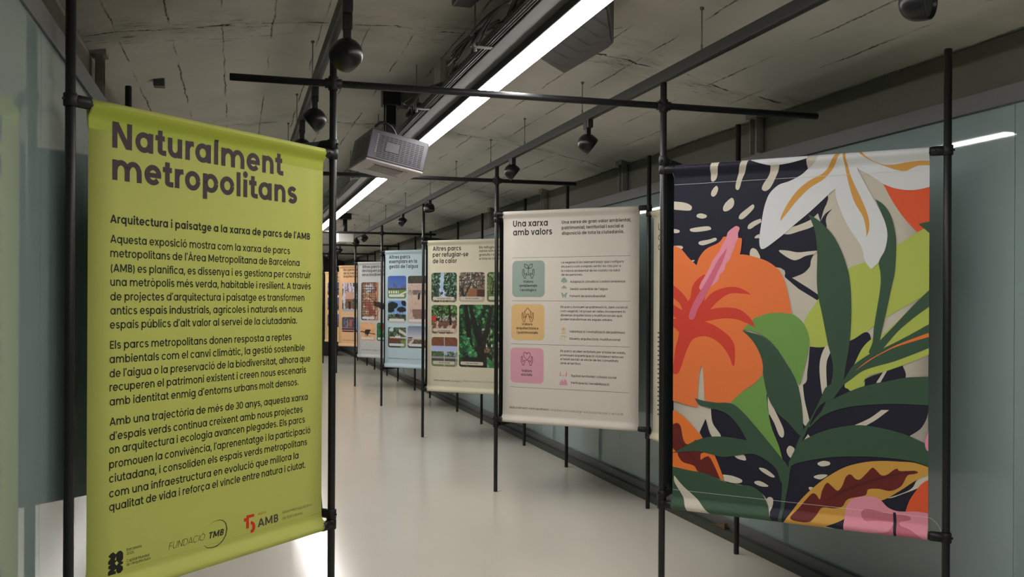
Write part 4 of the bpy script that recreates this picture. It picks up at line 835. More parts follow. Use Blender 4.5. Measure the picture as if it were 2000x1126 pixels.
# ------------------------------------------------------------------ printed photographs (small paintings in a colour attribute)
def vnoise(x, y, seed):
    xi, yi = np.floor(x).astype(int), np.floor(y).astype(int); fx, fy = x-xi, y-yi
    fx, fy = fx*fx*(3-2*fx), fy*fy*(3-2*fy)
    def hsh(a_, b_): 
        v = np.sin(a_*127.1+b_*311.7+seed*74.7)*43758.5453; return v-np.floor(v)
    return (hsh(xi, yi)*(1-fx)+hsh(xi+1, yi)*fx)*(1-fy)+(hsh(xi, yi+1)*(1-fx)+hsh(xi+1, yi+1)*fx)*fy
def fbm(x, y, s, o=4):
    v = 0; a_ = .5; t = 0
    for i in range(o): v = v+a_*vnoise(x*2**i, y*2**i, s+i*3); t += a_; a_ *= .55
    return v/t
def paint(kind, x, y, seed):
    """x,y in 0..1, y up -> sRGB floats"""
    C = np.zeros(x.shape+(3,))
    def fill(c): C[:] = np.array(c)/255
    def mixc(mask, c):
        mk = np.clip(mask, 0, 1)[..., None]; C[:] = C*(1-mk)+np.array(c)/255*mk
    st = lambda v, a_, b_: np.clip((v-a_)/(b_-a_), 0, 1)
    f1 = fbm(x*9, y*9, seed); f2 = fbm(x*22, y*22, seed+5); f3 = fbm(x*5, y*5, seed+11)
    def foliage(mask, d, l, hi):
        mixc(mask, d); mixc(mask*st(f1, .42, .6), l); mixc(mask*st(f2, .55, .68), hi)
    def trunk(x0, x1, w0, w1, y0, y1, c):
        t = (y-y0)/(y1-y0); ok = (t >= 0) & (t <= 1); xc = x0+(x1-x0)*t; ww = w0+(w1-w0)*t
        mixc(((np.abs(x-xc) < ww) & ok)*1.0, c)
    one = np.ones(x.shape)
    if kind == 'waterfall':
        foliage(one, (24, 34, 28), (58, 92, 62), (150, 190, 160)); mixc(st(.22-y, 0, .1)*st(f2, .4, .6), (150, 130, 110))
        mixc((np.abs(x-.42-.05*(y-.7)) < .06*(.7+f2))*(y > .38)*.85, (190, 214, 240)); mixc((np.abs(x-.42-.25*(.45-y)) < .16*(f1+.2))*(y < .45)*(y > .1)*st(f2, .35, .55), (200, 214, 240))
    elif kind == 'olive':
        foliage(one, (70, 56, 46), (120, 100, 80), (170, 160, 140)); mixc(st(f2, .6, .7)*(y > .5), (196, 200, 196))
        mixc((y < .45)*(y > .16)*(x > .35)*1.0, (150, 98, 62)); mixc((y < .42)*(y > .16)*(x > .7)*1.0, (70, 46, 36)); mixc((y < .18)*1.0, (186, 170, 150))
        for a_, b_ in ((-.12, .03), (-.05, .2), (.1, .3), (.18, .28)): trunk(.18, .18+a_ if a_ < 0 else .18+b_, .03, .012, .15, .62, (36, 30, 26))
    elif kind == 'grove':
        foliage(one, (52, 66, 40), (96, 118, 70), (150, 170, 110)); mixc((y < .28)*1.0, (96, 112, 60)); mixc((y < .2)*st(x, .4, .6), (170, 150, 130)); trunk(.66, .62, .04, .02, .1, .7, (50, 40, 32)); trunk(.2, .25, .03, .015, .25, .7, (40, 36, 30))
    elif kind == 'playground':
        foliage(one, (30, 44, 26), (64, 104, 50), (140, 180, 120)); mixc((y < .62)*(y > .42)*st(f2, .35, .6), (196, 186, 180)); mixc((x < .2)*(y < .62)*(y > .4)*1.0, (190, 60, 44)); mixc((y < .45)*1.0, (112, 78, 64)); mixc((y < .4)*st(f1, .5, .6), (206, 170, 150)); trunk(.75, .7, .05, .04, .3, 1, (36, 28, 24)); trunk(.4, .42, .02, .015, .4, 1, (36, 28, 24))
        mixc((np.abs(x-.24) < .06)*(np.abs(y-.5) < .05)*1.0, (30, 26, 30)); mixc((np.abs(x-.24) < .03)*(y < .44)*(y > .3)*1.0, (220, 180, 160))
    elif kind == 'bigtree':
        mixc(one, (176, 186, 132)); mixc((y < .46)*st(f2, .4, .6), (226, 222, 196)); mixc((y < .40)*1.0, (222, 216, 204)); mixc((y < .33)*1.0, (150, 128, 104)); mixc((y < .33)*st(f2, .45, .6), (92, 74, 56)); mixc((y < .24)*(x < .62)*1.0, (40, 32, 28))
        for t in (.58, .64, .70, .78, .86, .92): trunk(t, t+.02*math.sin(t*40), .012, .008, .30, .75, (58, 50, 38))
        foliage(st(f3+.75*(y-.52)+.35*np.abs(x-.55)-.12*(x > .5), .42, .5), (18, 34, 22), (34, 74, 40), (74, 140, 82))
        foliage(st(fbm(x*14, y*14, seed+9), .52, .56)*(y > .3), (22, 46, 26), (48, 104, 56), (96, 168, 104))
        trunk(.34, .40, .13, .075, .06, .36, (38, 33, 28)); trunk(.40, .50, .07, .05, .33, .52, (40, 35, 30)); trunk(.50, .60, .048, .03, .50, .98, (36, 31, 27)); trunk(.39, .20, .055, .035, .34, 1, (28, 26, 23)); trunk(.22, .12, .05, .04, .3, 1, (24, 24, 20)); trunk(.44, .36, .03, .015, .42, .75, (34, 30, 26))
        foliage((x < .34)*st(fbm(x*7, y*7, seed+2), .44, .5)*(y < .5)*(y > .16), (28, 78, 44), (58, 132, 78), (124, 196, 134)); foliage((x > .52)*(y < .2)*st(fbm(x*7, y*7, seed+4)-.6*(y-.05), .40, .46), (24, 70, 40), (58, 126, 76), (112, 182, 130))
    elif kind == 'pergola':
        fill((176, 188, 226)); mixc((y > .7)*1.0, (128, 78, 58)); mixc((y > .7)*(np.abs((x*3.1+y*4) % 1-.5) < .04)*1.0, (96, 56, 42)); foliage((y < .52)*st(f1+.4*(.5-y), .42, .5), (40, 54, 40), (76, 100, 66), (130, 150, 100)); mixc((y < .34)*1.0, (150, 150, 156)); mixc((y < .28)*1.0, (70, 74, 70)); mixc((y < .2)*1.0, (112, 130, 76)); mixc((np.abs(x-.5) < .012)*1.0, (196, 196, 196)); mixc((np.abs(x-.95) < .012)*(y < .7), (196, 196, 196))
    elif kind == 'bluepark':
        fill((66, 96, 176)); mixc(st(1-y, 0, 1)*.5, (150, 180, 230)); mixc((y > .4)*st(f1+.7*(.62-y), .55, .75)*.7, (96, 80, 110)); mixc((y < .46)*1.0, (70, 66, 50)); mixc((y < .38)*1.0, (112, 138, 70)); mixc((y < .34)*(y > .22)*(np.abs(((x-.02)*8) % 1-.5) < .28)*(x < .6)*1.0, (232, 236, 226)); mixc((np.abs(y-.1-.35*(x-.45)) < .03)*(x > .5)*1.0, (226, 228, 214))
    elif kind == 'dune':
        fill((206, 180, 164)); mixc((y > .84)*1.0, (74, 66, 56)); mixc((y > .86)*st(f1, .4, .6), (56, 62, 44)); mixc((np.abs(y-.83) < .012)*1.0, (214, 210, 204)); mixc((y < .7)*(y > .6)*st(f3, .3, .5), (116, 104, 104)); mixc((y < .3)*(y > .1)*st(f3+.2*x, .5, .6), (140, 108, 100)); mixc((np.abs(x-.56-.15*(y-.55)) < .05)*(np.abs(y-.57) < .07)*1.0, (34, 34, 44)); mixc(st(f2, .6, .7)*.3, (150, 124, 110))
    elif kind == 'pines':
        fill((112, 150, 216)); mixc(st(.7-y, 0, .6), (186, 206, 236))
        for cx_, cy_, a_, b_ in ((.25, .78, .3, .16), (.75, .6, .26, .12), (.95, .9, .2, .14), (.15, .58, .2, .12)): mixc(((((x-cx_)/a_)**2+((y-cy_)/b_)**2) < .8+.5*f1)*1.0, (28, 38, 34))
        for t in (.2, .32, .5, .62, .7, .8): trunk(t, t+.03, .012, .008, .3, .62, (36, 34, 32))
        foliage((y < .38)*1.0, (44, 50, 40), (84, 104, 66), (130, 150, 90)); mixc((y < .4)*(np.abs(x-.52) < .12)*(y > .24)*1.0, (54, 36, 44)); mixc((y < .1)*1.0, (196, 180, 170))
    elif kind == 'pond':
        fill((196, 212, 222)); foliage((y < .94)*st(f3+.6*(.8-y), .35, .45), (36, 54, 38), (76, 100, 60), (120, 140, 90)); mixc((np.abs(y-.72+.5*(x-.75)) < .07)*(x > .6)*1.0, (214, 208, 204)); mixc((y < .46)*(y > .24)*(x < .66)*1.0, (110, 62, 48)); mixc((np.abs(y-.47) < .03)*(x > .1)*1.0, (206, 200, 196)); mixc((y < .55)*(y > .44)*(x > .4)*(x < .7)*1.0, (222, 214, 208)); mixc((y < .24)*1.0, (70, 70, 48)); mixc((y < .36)*(x > .72)*1.0, (128, 140, 70))
    elif kind == 'greysky':
        fill((120, 126, 160)); mixc(st(1-y, 0, .6), (216, 214, 220)); mixc((y < .5)*(x < .3)*st(f2, .35, .5), (36, 46, 38)); mixc((y < .44)*(x > .8)*st(f2, .3, .5), (60, 66, 60)); foliage((y < .4)*1.0, (96, 76, 60), (140, 104, 80), (160, 140, 100)); mixc((np.abs(y-.1-.9*(x-.02)) < .07)*(x < .34)*1.0, (208, 198, 192)); mixc((np.abs(y-.41) < .012)*1.0, (190, 176, 170)); mixc((y < .14)*1.0, (70, 66, 66))
    elif kind == 'hotel':
        fill((206, 202, 196)); mixc((x < .62)*1.0, (176, 130, 92)); mixc((x < .56)*st(f1, .45, .6), (120, 76, 60)); mixc((x < .56)*st(f2, .58, .66), (226, 206, 190)); mixc((x < .56)*(y > .72)*(y < .95)*(x > .12)*(x < .48)*st(f2, .4, .55), (200, 210, 220)); mixc((x < .56)*((np.abs((x*14) % 1-.5) > .4) | (np.abs((y*15) % 1-.5) > .41))*1.0, (84, 52, 42)); mixc((np.abs(x-.02) < .02)*1.0, (60, 40, 34)); mixc((x > .45)*(np.abs(y-.42+.25*(x-.6)) < .09*(f1+.4))*1.0, (50, 40, 40)); mixc((np.abs(y-.2-1.2*(x-.6)) < .01)*(x > .55)*1.0, (90, 70, 60)); mixc((x < .6)*(y < .5)*st(f3, .55, .65)*.8, (140, 70, 62))
    elif kind == 'bird':
        fill((236, 184, 140)); mixc(st(f3, .5, .7)*.6, (224, 158, 112)); mixc((np.abs(y-.50+.12*(x-.0)) < .03)*(x < .35)*1.0, (70, 44, 34)); mixc((np.abs(y-.42+.15*(x-.6)) < .03)*(x > .5)*1.0, (120, 70, 40)); mixc(((((x-.45)/.17)**2+((y-.48)/.15)**2) < .8+.3*f1)*1.0, (44, 40, 38)); mixc((np.abs(x-.45+.25*(y-.4)) < .05)*(y < .45)*(y > .26)*1.0, (50, 46, 44)); mixc((np.abs(x-.33-.3*(.3-y)) < .012)*(y < .4)*(y > .12)*1.0, (60, 50, 44)); mixc((np.abs(x-.6) < .09)*(np.abs(y-.56) < .05)*1.0, (40, 36, 34))
    elif kind == 'greenbug':
        fill((70, 128, 76)); mixc(st(f1, .45, .6), (36, 84, 50)); mixc(((((x-.42)/.14)**2+((y-.78)/.12)**2) < 1)*1.0, (196, 40, 44)); mixc((np.abs(x-.3-.3*y) < .03)*1.0, (110, 176, 90))
    elif kind == 'house':
        fill((210, 206, 220)); mixc((np.abs((x*6+f3*2) % 1-.5) < .2)*(y > .7)*1.0, (150, 112, 120)); mixc((y < .72)*(y > .25)*(np.abs(x-.36) < .2)*1.0, (206, 160, 140)); mixc((y < .5)*(y > .2)*(np.abs(x-.4) < .24)*1.0, (134, 92, 76)); foliage(st(f3+.5*np.abs(x-.45)-.25*np.abs(y-.6), .48, .56)*(y > .16), (50, 56, 46), (92, 96, 76), (140, 140, 110)); mixc((y < .42)*(y > .14)*(np.abs(x-.36) < .05)*1.0, (46, 38, 38)); mixc((y < .2)*1.0, (186, 174, 190)); mixc((y < .12)*1.0, (228, 190, 150))
    elif kind == 'crowd':
        fill((74, 72, 84)); mixc(st(f1, .45, .6), (118, 110, 130)); mixc((np.abs(x-.72) < .12)*(y < .85)*(y > .35)*1.0, (178, 100, 76)); mixc((np.abs(x-.45) < .04)*(y < .85)*(y > .3)*1.0, (170, 150, 160)); mixc((y < .3)*1.0, (198, 150, 140)); mixc((np.abs(y-.2) < .05)*1.0, (60, 34, 34)); mixc((y < .1)*1.0, (50, 44, 50))
    elif kind == 'bluehouse':
        fill((122, 138, 206)); mixc((y < .26)*1.0, (90, 80, 140)); mixc((np.abs(x-.2) < .1)*st(f1, .4, .5), (214, 200, 200)); mixc((y < .12)*1.0, (60, 44, 60))
    else:
        foliage(one, (40, 40, 60), (110, 90, 90), (190, 170, 150)); mixc((y > .6)*st(f3, .4, .5), (90, 120, 190))
    return C
PHOTO_NAMES = dict(waterfall='printed picture of a waterfall among leaves', olive='printed picture of a gnarled tree by an orange wall', grove='printed picture of a green grove', playground='printed picture of people under trees', bigtree='large printed picture of a thick green tree', pergola='printed picture of palms seen under a brown roof', bluepark='printed picture of a park under deep blue sky', dune='tall printed picture of bare sandy ground', pines='printed picture of dark umbrella pines', pond='printed picture of a garden with brown pond', greysky='printed picture of a path under grey sky', hotel='large printed picture of a wooden lattice', bird='printed picture of a dark bird', greenbug='printed picture of green leaves with a red spot', house='printed picture of a house among trees', crowd='printed picture of standing people', bluehouse='printed picture of blue sky')
def photo(P, parent, kind, u0, z0, u1, z1, seed, lim, res=.0065):
    us = min(u1, lim)
    nu = max(6, int((us-u0)/res)); nz = max(6, int((z1-z0)/res)); r = .032
    mb = MB(); vs = []
    for j in range(nz+1):
        z = z0+(z1-z0)*j/nz
        q = min(z-z0, z1-z); ins = 0
        if q < r: ins = r-math.sqrt(max(0, r*r-(r-q)**2))
        for i in range(nu+1):
            a_ = u0+ins; b_ = us-(ins if us == u1 else 0)
            vs.append(P.pt(a_+(b_-a_)*i/nu, z, .0010))
    k = nu+1
    mb.add(vs, [(j*k+i, j*k+i+1, (j+1)*k+i+1, (j+1)*k+i) for j in range(nz) for i in range(nu)])
    o = mb.build('photo_print', 'photo_print', parent); o['label'] = PHOTO_NAMES.get(kind, 'printed picture')
    gx, gy = np.meshgrid(np.linspace(0, (us-u0)/(u1-u0), nu+1), np.linspace(0, 1, nz+1))
    C = paint(kind, gx, gy, seed); C = np.where(C <= .04045, C/12.92, ((C+.055)/1.055)**2.4)
    at = o.data.color_attributes.new('photo', 'FLOAT_COLOR', 'POINT')
    buf = np.ones((len(vs), 4)); buf[:, :3] = C.reshape(-1, 3); at.data.foreach_set('color', buf.ravel())
    return o
def banner(a, b, label, fab, u0, u1, dz=0, front=1, group='exhibition banners'):
    P = Panel(a, b, ZT+dz, ZB+dz, front)
    e = empty('banner', (P.a+P.b)/2+Vector((0, 0, ZT+dz)), label, 'banner', group)
    P.fab = fabric(P, e, fab, u0, u1)
    return P, e
def finish_text(P, e, key, extra=None):
    parts = add_text(P, e, key)
    for k, v in (extra or {}).items(): parts.setdefault(k, []).extend(v)
    for nm, items in parts.items():
        print_polys(P, e, nm, items)

# --- green title banner
P, e = banner(OL[0], (.402, 4.17), 'lime green banner headed Naturalment metropolitans', 'cloth_green', .068, 1.222)
logo = {}
for part, col, poly in LOGO: logo.setdefault(part, []).append((col, poly, .0004 if col == 'green' else 0))
finish_text(P, e, 'green', logo)
seam(P, P.fab, .075, 1.215, ZT-.078, 'cloth_hem_dimmed'); seam(P, P.fab, .075, 1.215, ZB+.060, 'cloth_hem_dimmed')
# doubled cloth of the top hem, weaker light through it painted darker
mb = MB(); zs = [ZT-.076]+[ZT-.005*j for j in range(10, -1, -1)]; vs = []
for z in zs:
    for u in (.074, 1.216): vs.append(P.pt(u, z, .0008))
mb.add(vs, [(2*i, 2*i+1, 2*i+3, 2*i+2) for i in range(len(zs)-1)], 0, True); o = mb.build('top_hem', 'cloth_hem_dimmed', P.fab); o['label'] = 'doubled hem, painted darker for less light through'
# --- leafy artwork banner
P, e = banner(IR[0], OR[0], 'large banner of orange hibiscus, white lily and dark green leaves', 'cloth_beige', .050, 1.181)
items = []
for i, (col, pts) in enumerate(ART):
    sp_ = smooth_poly(pts)
    vv = [Vector((u, z, 0)) for u, z in sp_]
    for t in tessellate_polygon([vv]):
        for q in split_z([sp_[j] for j in t], .052, 1.179, ZT, ZB): items.append((col, q, i*.00006))
print_polys(P, e, 'printed_artwork', items, .0010)
seam(P, P.fab, .055, 1.176, ZT-.075).location.x += 0
o = seam(P, P.fab, .055, 1.176, ZB+.075)
for s_ in P.fab.children:
    if s_.name.startswith('seam'): s_.data.transform(Matrix.Translation(P.n*.0046))
mb = MB(); mb.tube([P.pt(1.176+.055*t, ZB+.075-.05*t*t, .004) for t in [i/8 for i in range(9)]], .0007, 5); mb.build('loose_thread', 'stitch', P.fab)
# --- "Una xarxa amb valors"
P, e = banner(IR[1], OR[2], 'cream banner with green, orange and pink tiles, headed Una xarxa amb valors', 'cloth_cream', .052, 1.181, DZB)
ex = {}
for u0, z, u1 in RULES: ex.setdefault('rule_lines', []).append(('rule', [(u0, z-.0013), (u1, z-.0013), (u1, z+.0013), (u0, z+.0013)], 0))
hz = .0245
def ring_quads(pts, wd, closed=False):
    out = []; n = len(pts)
    for i in range(n if closed else n-1):
        (x0, y0), (x1, y1) = pts[i], pts[(i+1) % n]; l_ = math.hypot(x1-x0, y1-y0) or 1; nx_, ny_ = -(y1-y0)/l_*wd/2, (x1-x0)/l_*wd/2
        out.append([(x0-nx_, y0-ny_), (x1-nx_, y1-ny_), (x1+nx_, y1+ny_), (x0+nx_, y0+ny_)])
    return out
for ti_, (c, u0, z0, u1, z1) in enumerate(TILES):
    tile = print_polys(P, e, 'value_tile', [(c, rrect(u0, z0, u1, z1, .036), 0)], .0008); tile['label'] = {'sage': 'grey green rounded tile', 'sand': 'orange rounded tile', 'rose': 'pink rounded tile'}[c]
    cu = (u0+u1)/2; s_ = .050; cz = z1-.098
    col = ('ink', 'maroon', 'maroon')[ti_]; Q = []
    for sg in (-1, 1):
        Q += ring_quads([(cu+sg*x*s_, cz+y*s_*.82) for x, y in ((.45, -.75), (.45, -.45), (.25, -.1), (.3, .02), (.42, .0), (.7, -.25), (.78, .75), (.92, .78), (.98, .6), (.98, -.3), (.78, -.55), (.78, -.75))], .0042)
        Q += ring_quads([(cu+sg*x*s_, cz+y*s_) for x, y in ((.40, -.72), (.84, -.72))], .0042)
    if ti_ == 0:
        Q += ring_quads([(cu, cz-.25*s_), (cu, cz+.75*s_)], .0042)
        for sg in (-1, 1): Q += ring_quads([(cu+sg*x*s_, cz+y*s_) for x, y in ((0, .75), (.1, 1.15), (.4, 1.4), (.72, 1.42), (.65, 1.0), (.4, .8), (0, .75))], .0042)
        Q += ring_quads([(cu-.35*s_, cz-.27*s_), (cu+.35*s_, cz-.27*s_)], .003)
    if ti_ == 1:
        Q += ring_quads([(cu+x*s_, cz+y*s_) for x, y in ((-.62, .75), (0, 1.4), (.62, .75), (.48, .75), (.48, .1), (.18, .1), (.18, .45), (-.18, .45), (-.18, .1), (-.48, .1), (-.48, .75), (-.62, .75))], .0042)
    if ti_ == 2:
        hp = [(cu+.6*s_*math.sin(t)**3, cz+.72*s_+.045*s_*(13*math.cos(t)-5*math.cos(2*t)-2*math.cos(3*t)-math.cos(4*t))) for t in [2*pi*i/28 for i in range(28)]]
        Q += ring_quads(hp, .0042, True)
    print_polys(P, tile, 'hands_icon', [(col, q, 0) for q in Q], .0014)
def blob(u, z, pts, s_): return [(u+x*s_, z+y*s_) for x, y in pts]
I = ICONS; IC = []
IC.append(('sage', blob(*I[0], [(-.9, -.4), (-1, 0), (-.75, .35), (-.5, .75), (0, 1), (.5, .75), (.8, .35), (1, 0), (.9, -.4), (.4, -.5), (.12, -.35), (.12, -.75), (-.12, -.75), (-.12, -.35), (-.4, -.5)], .026), 0))
IC.append(('sage', blob(*I[1], [(-.9, -.1), (-.7, .3), (-.35, .5), (0, .85), (.35, .5), (.7, .3), (.9, -.1)], .026), 0)); IC.append(('sage', blob(*I[1], [(-.9, -.45), (.9, -.45), (.9, -.38), (-.9, -.38)], .026), 0))
IC.append(('sage', blob(*I[2], [(-1, .8), (-.5, .7), (0, 0), (.5, .7), (1, .8), (.8, 0), (.55, -.2), (.6, -.7), (.35, -.8), (0, -.2), (-.35, -.8), (-.6, -.7), (-.55, -.2), (-.8, 0)], .026), 0))
IC.append(('sand', blob(*I[3], [(-.55, .1), (-.5, .5), (-.2, .85), (0, 1), (.2, .85), (.5, .5), (.55, .1)], .026), 0))
for x in (-.5, -.25, 0, .25, .5): IC.append(('sand', blob(*I[3], [(x-.05, -.8), (x+.05, -.8), (x+.05, .1), (x-.05, .1)], .026), 0))
IC.append(('sand', blob(*I[3], [(-.8, -.95), (.8, -.95), (.8, -.8), (-.8, -.8)], .026), 0))
for q in ring_quads(blob(*I[4], [(-1, -.8), (-.9, .2), (-.5, .7), (0, .8), (.6, .65), (1.1, .3)], .026), .003)+ring_quads(blob(*I[4], [(-.3, -.9), (-.25, .75)], .026), .003)+ring_quads(blob(*I[4], [(.4, -.9), (.4, .7)], .026), .003)+ring_quads(blob(*I[4], [(-.5, .4), (0, .55), (.5, .4), (1, .3)], .026), .003): IC.append(('sand', q, 0))
for x in (-.95, .85): IC.append(('rose', blob(*I[5], [(x-.2, -.6), (x+.15, -.6), (x+.2, .1), (x+.1, .9), (x-.15, .2)], .028), 0))
for q in ring_quads(blob(*I[5], [(-.8, -.35), (.7, -.35)], .028), .003)+ring_quads(blob(*I[5], [(0, -.9), (0, -.35)], .028), .003): IC.append(('rose', q, 0))
for x, h_ in ((-1, .2), (-.65, .6), (-.3, .9), (.05, .4), (.4, 1), (.75, .8), (1, .3)): IC.append(('rose', blob(*I[6], [(x-.2, -.8), (x+.2, -.8), (x+.18, h_-.3), (x, h_), (x-.18, h_-.3)], .027), 0))
ex['topic_icon'] = IC
parts_order = ex
finish_text(P, e, 'values', None)
for nm, it in ex.items():
    print_polys(P, e, nm, it, .0012)
for o in e.children:
    if o.name.startswith('tile_text'): o.data.transform(Matrix.Translation(P.n*.0006))
seam(P, P.fab, .06, 1.175, P.zt-.078, 'cloth_cream2'); seam(P, P.fab, .06, 1.175, P.zb+.075, 'cloth_cream2')
# --- picture banners
def picture_banner(k, key, label, fab):
    P, e = banner(IR[k], OR[2*k], label, fab, .048, 1.19, DZB*(k % 2))
    if key in TEXT: finish_text(P, e, key)
    for i, (kind, u0, z0, u1, z1) in enumerate(PHOTOS.get(key, [])):
        ph = photo(P, e, kind, u0, z0, u1, z1, k*17+i*5, 1.185, .0042 if k < 3 else .006 if k < 5 else .010)
        if kind not in ('crowd', 'bluehouse', 'house'):
            wdt = min(u1-u0, .33)
            o = print_polys(P, ph, 'caption_plate', [({'calor': 'beige', 'aigua': 'white', 'bio': 'white'}[key], rrect(u0+.02, z0+.022, u0+wdt-.03, z0+.058, .016, 4), 0)], .0016)
    for o in e.children:
        if o.name.startswith('caption_text'): o.data.transform(Matrix.Translation(P.n*.0009))
    return P, e
picture_banner(2, 'calor', 'cream banner of park pictures with a waterfall and a thick green tree', 'cloth_cream2')
P, e = picture_banner(3, 'aigua', 'pale blue banner of park pictures, headed Altres parcs exemplars', 'cloth_blue')
picture_banner(4, 'bio', 'light grey banner with a wooden lattice picture and a dark bird', 'cloth_grey')
picture_banner(5, 'memoria', 'peach banner with a picture of a house among trees', 'cloth_orange')
P, e = banner(IR[6], OR[12], 'sand coloured picture banner, farthest one seen beside the green banner', 'cloth_sand', .048, 1.19)
for i, z in enumerate((1.60, 1.25, .86)): photo(P, e, 'misc', .13, z, .62, z+.3, 60+i, 1.18, .012)
print_polys(P, e, 'heading', [('dark', q, 0) for j, t in enumerate(('Recuperació', 'del patrimoni')) for q in text_polys(t, .06, .12, .16, 2.0-.07*j, .4)])
# --- banners seen from behind
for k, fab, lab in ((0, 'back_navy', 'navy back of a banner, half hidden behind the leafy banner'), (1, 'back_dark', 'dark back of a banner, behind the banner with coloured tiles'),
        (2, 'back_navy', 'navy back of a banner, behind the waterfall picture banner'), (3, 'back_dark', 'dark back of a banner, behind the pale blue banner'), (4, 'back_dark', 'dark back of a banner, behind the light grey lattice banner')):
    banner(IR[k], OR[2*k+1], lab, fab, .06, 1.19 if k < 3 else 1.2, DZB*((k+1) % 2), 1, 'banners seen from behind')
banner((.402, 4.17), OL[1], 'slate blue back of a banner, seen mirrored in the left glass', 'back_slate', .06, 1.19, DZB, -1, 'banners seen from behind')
# --- text banner along the right wall, seen nearly edge on
P, e = banner(OR[2], OR[1], 'cream text banner along the right wall, seen nearly edge on', 'cloth_cream2', .06, 1.20)
it = []
for ch, z in (('U', 2.0), ('q', 1.93), ('a', 1.86)): it += [('dark', q, 0) for q in text_polys(ch, .069, .125, .14, z, .042)]
print_polys(P, e, 'heading', it)
it = []
for j in range(19):
    z = 1.27-.032*j
    it.append(('dark', [(.14, z), (.19, z), (.19, z+.010), (.14, z+.010)], 0)); it.append(('dark', [(.42, z+.3), (.52, z+.3), (.52, z+.308), (.42, z+.308)], 0)) if j % 3 == 0 else None
print_polys(P, e, 'body_text', it)

# ------------------------------------------------------------------ lighting tracks and spotlights
def track(x, zt, lab, ys, loops=()):
    e = empty('lighting_track', (x, 12, zt), lab, 'lighting track', 'ceiling lighting tracks')
    mb = MB(); mb.box((x-.018, .3, zt-.052), (x+.018, 26, zt), bev=.002); mb.build('rail', 'track_dark', e)
    mb = MB(); mb.box((x-.006, .3, zt-.0535), (x+.006, 26, zt-.05)); mb.build('slot', 'track_slot', e)
    for y in ys:
        mb = MB(); mb.rod((x, y, zt-.004), (x, y, zc(x)+.004), .0028, 8, ch=.0005); mb.rod((x, y, zt-.004), (x, y, zt+.03), .005, 8); mb.rod((x, y, zc(x)-.012), (x, y, zc(x)+.004), .009, 10)
        mb.build('hanger_rod', 'rod_steel', e)
    return e
XTL, XTR = .385, 2.005
ZTR, ZTL = 2.622, 2.636
track(XTR, ZTR, 'dark lighting track along the right side of the ceiling', [2.3, 3.85, 5.38, 6.57, 7.52, 8.79, 10.04, 11.6, 13.2, 14.9, 16.8, 18.8])
track(XTL, ZTL, 'dark lighting track along the left side of the ceiling', [3.4, 5.12, 6.47, 7.56, 9.0, 10.5])
def spot(x, y, zt, zh, aim, lab, arm=.03, r=.059):
    """globe spotlight: adapter in the track, flat arm, domed head cut by its round face"""
    e = empty('track_spotlight', (x, y, zt), lab, 'spotlight', 'spotlights on the tracks')
    mb = MB(); mb.box((x-.016, y-.055, zt-.10), (x+.016, y+.035, zt-.048), bev=.003); mb.build('adapter', 'track_dark', e)
    mb = MB(); mb.box((x-.018, y-.026, zh+.085), (x+.018, y+.008, zt-.05), bev=.003)
    mb.bevbox((x-.0145, y-.022, zh+.030), (x+.0145, y+.006, zh+.092), .003); mb.build('arm', 'black_metal', e)
    M = Matrix.Translation((x, y, zh)) @ Vector(aim).to_track_quat('Z', 'Y').to_matrix().to_4x4()
    prof = [(0.0001, -r*.98)]+[(r*math.sin(a_), -r*math.cos(a_)*.98) for a_ in [pi/2*i/9 for i in range(1, 10)]]+[(r*1.0, .012), (r*.985, .026), (r*.95, .036), (r*.93, .037), (r*.90, .034), (r*.86, .022)]
    mb = MB(); mb.lathe(prof, M, 32); hd = mb.build('head', 'spot_black', e)
    mb = MB(); mb.lathe([(r*.87, .024), (.0001, .020)], M, 32); mb.build('lens', 'lens_grey', hd)
    return e
AL = (-.85, .15, -.72); AR = (.80, -.10, -.60)
spot(XTL, 3.49, ZTL, 2.395, (-.45, .80, -.35), 'nearest black globe spotlight on the left track, above the green banner post')
spot(XTL, 4.96, ZTL, 2.425, AL, 'second black globe spotlight on the left track, right above the green banner')
spot(XTL, 5.95, ZTL, 2.43, AL, 'third spotlight on the left track, its arm showing over the green banner edge')
spot(XTR, 2.44, ZTR, 2.42, (.50, -.86, -.10), 'black globe spotlight cut by the top edge of the picture, upper right')
spot(XTR, 5.29, ZTR, 2.435, AR, 'black globe spotlight on the right track, just below the long overhead bar')
spot(XTR, 6.9, ZTR, 2.475, AR, 'black globe spotlight above the banner with coloured tiles')
spot(XTR, 10.10, ZTR, 2.495, (.1, -.2, -1), 'black spotlight facing straight down above the waterfall banner post')
spot(XTR, 11.82, ZTR, 2.48, AR, 'black globe spotlight on the right track, above the pale blue banner')
spot(XTR, 15.5, ZTR, 2.50, (.6, -.3, -.7), 'small distant spotlight on the right track, right one of a close pair')
spot(XTR, 16.6, ZTR, 2.50, (-.5, -.3, -.8), 'small distant spotlight on the right track, left one of a close pair')
spot(XTR, 19.3, ZTR, 2.48, AR, 'tiny distant spotlight on the right track, beyond the white projector')
spot(XTR, 21.6, ZTR, 2.48, AR, 'tiniest spotlight at the far end of the right track')

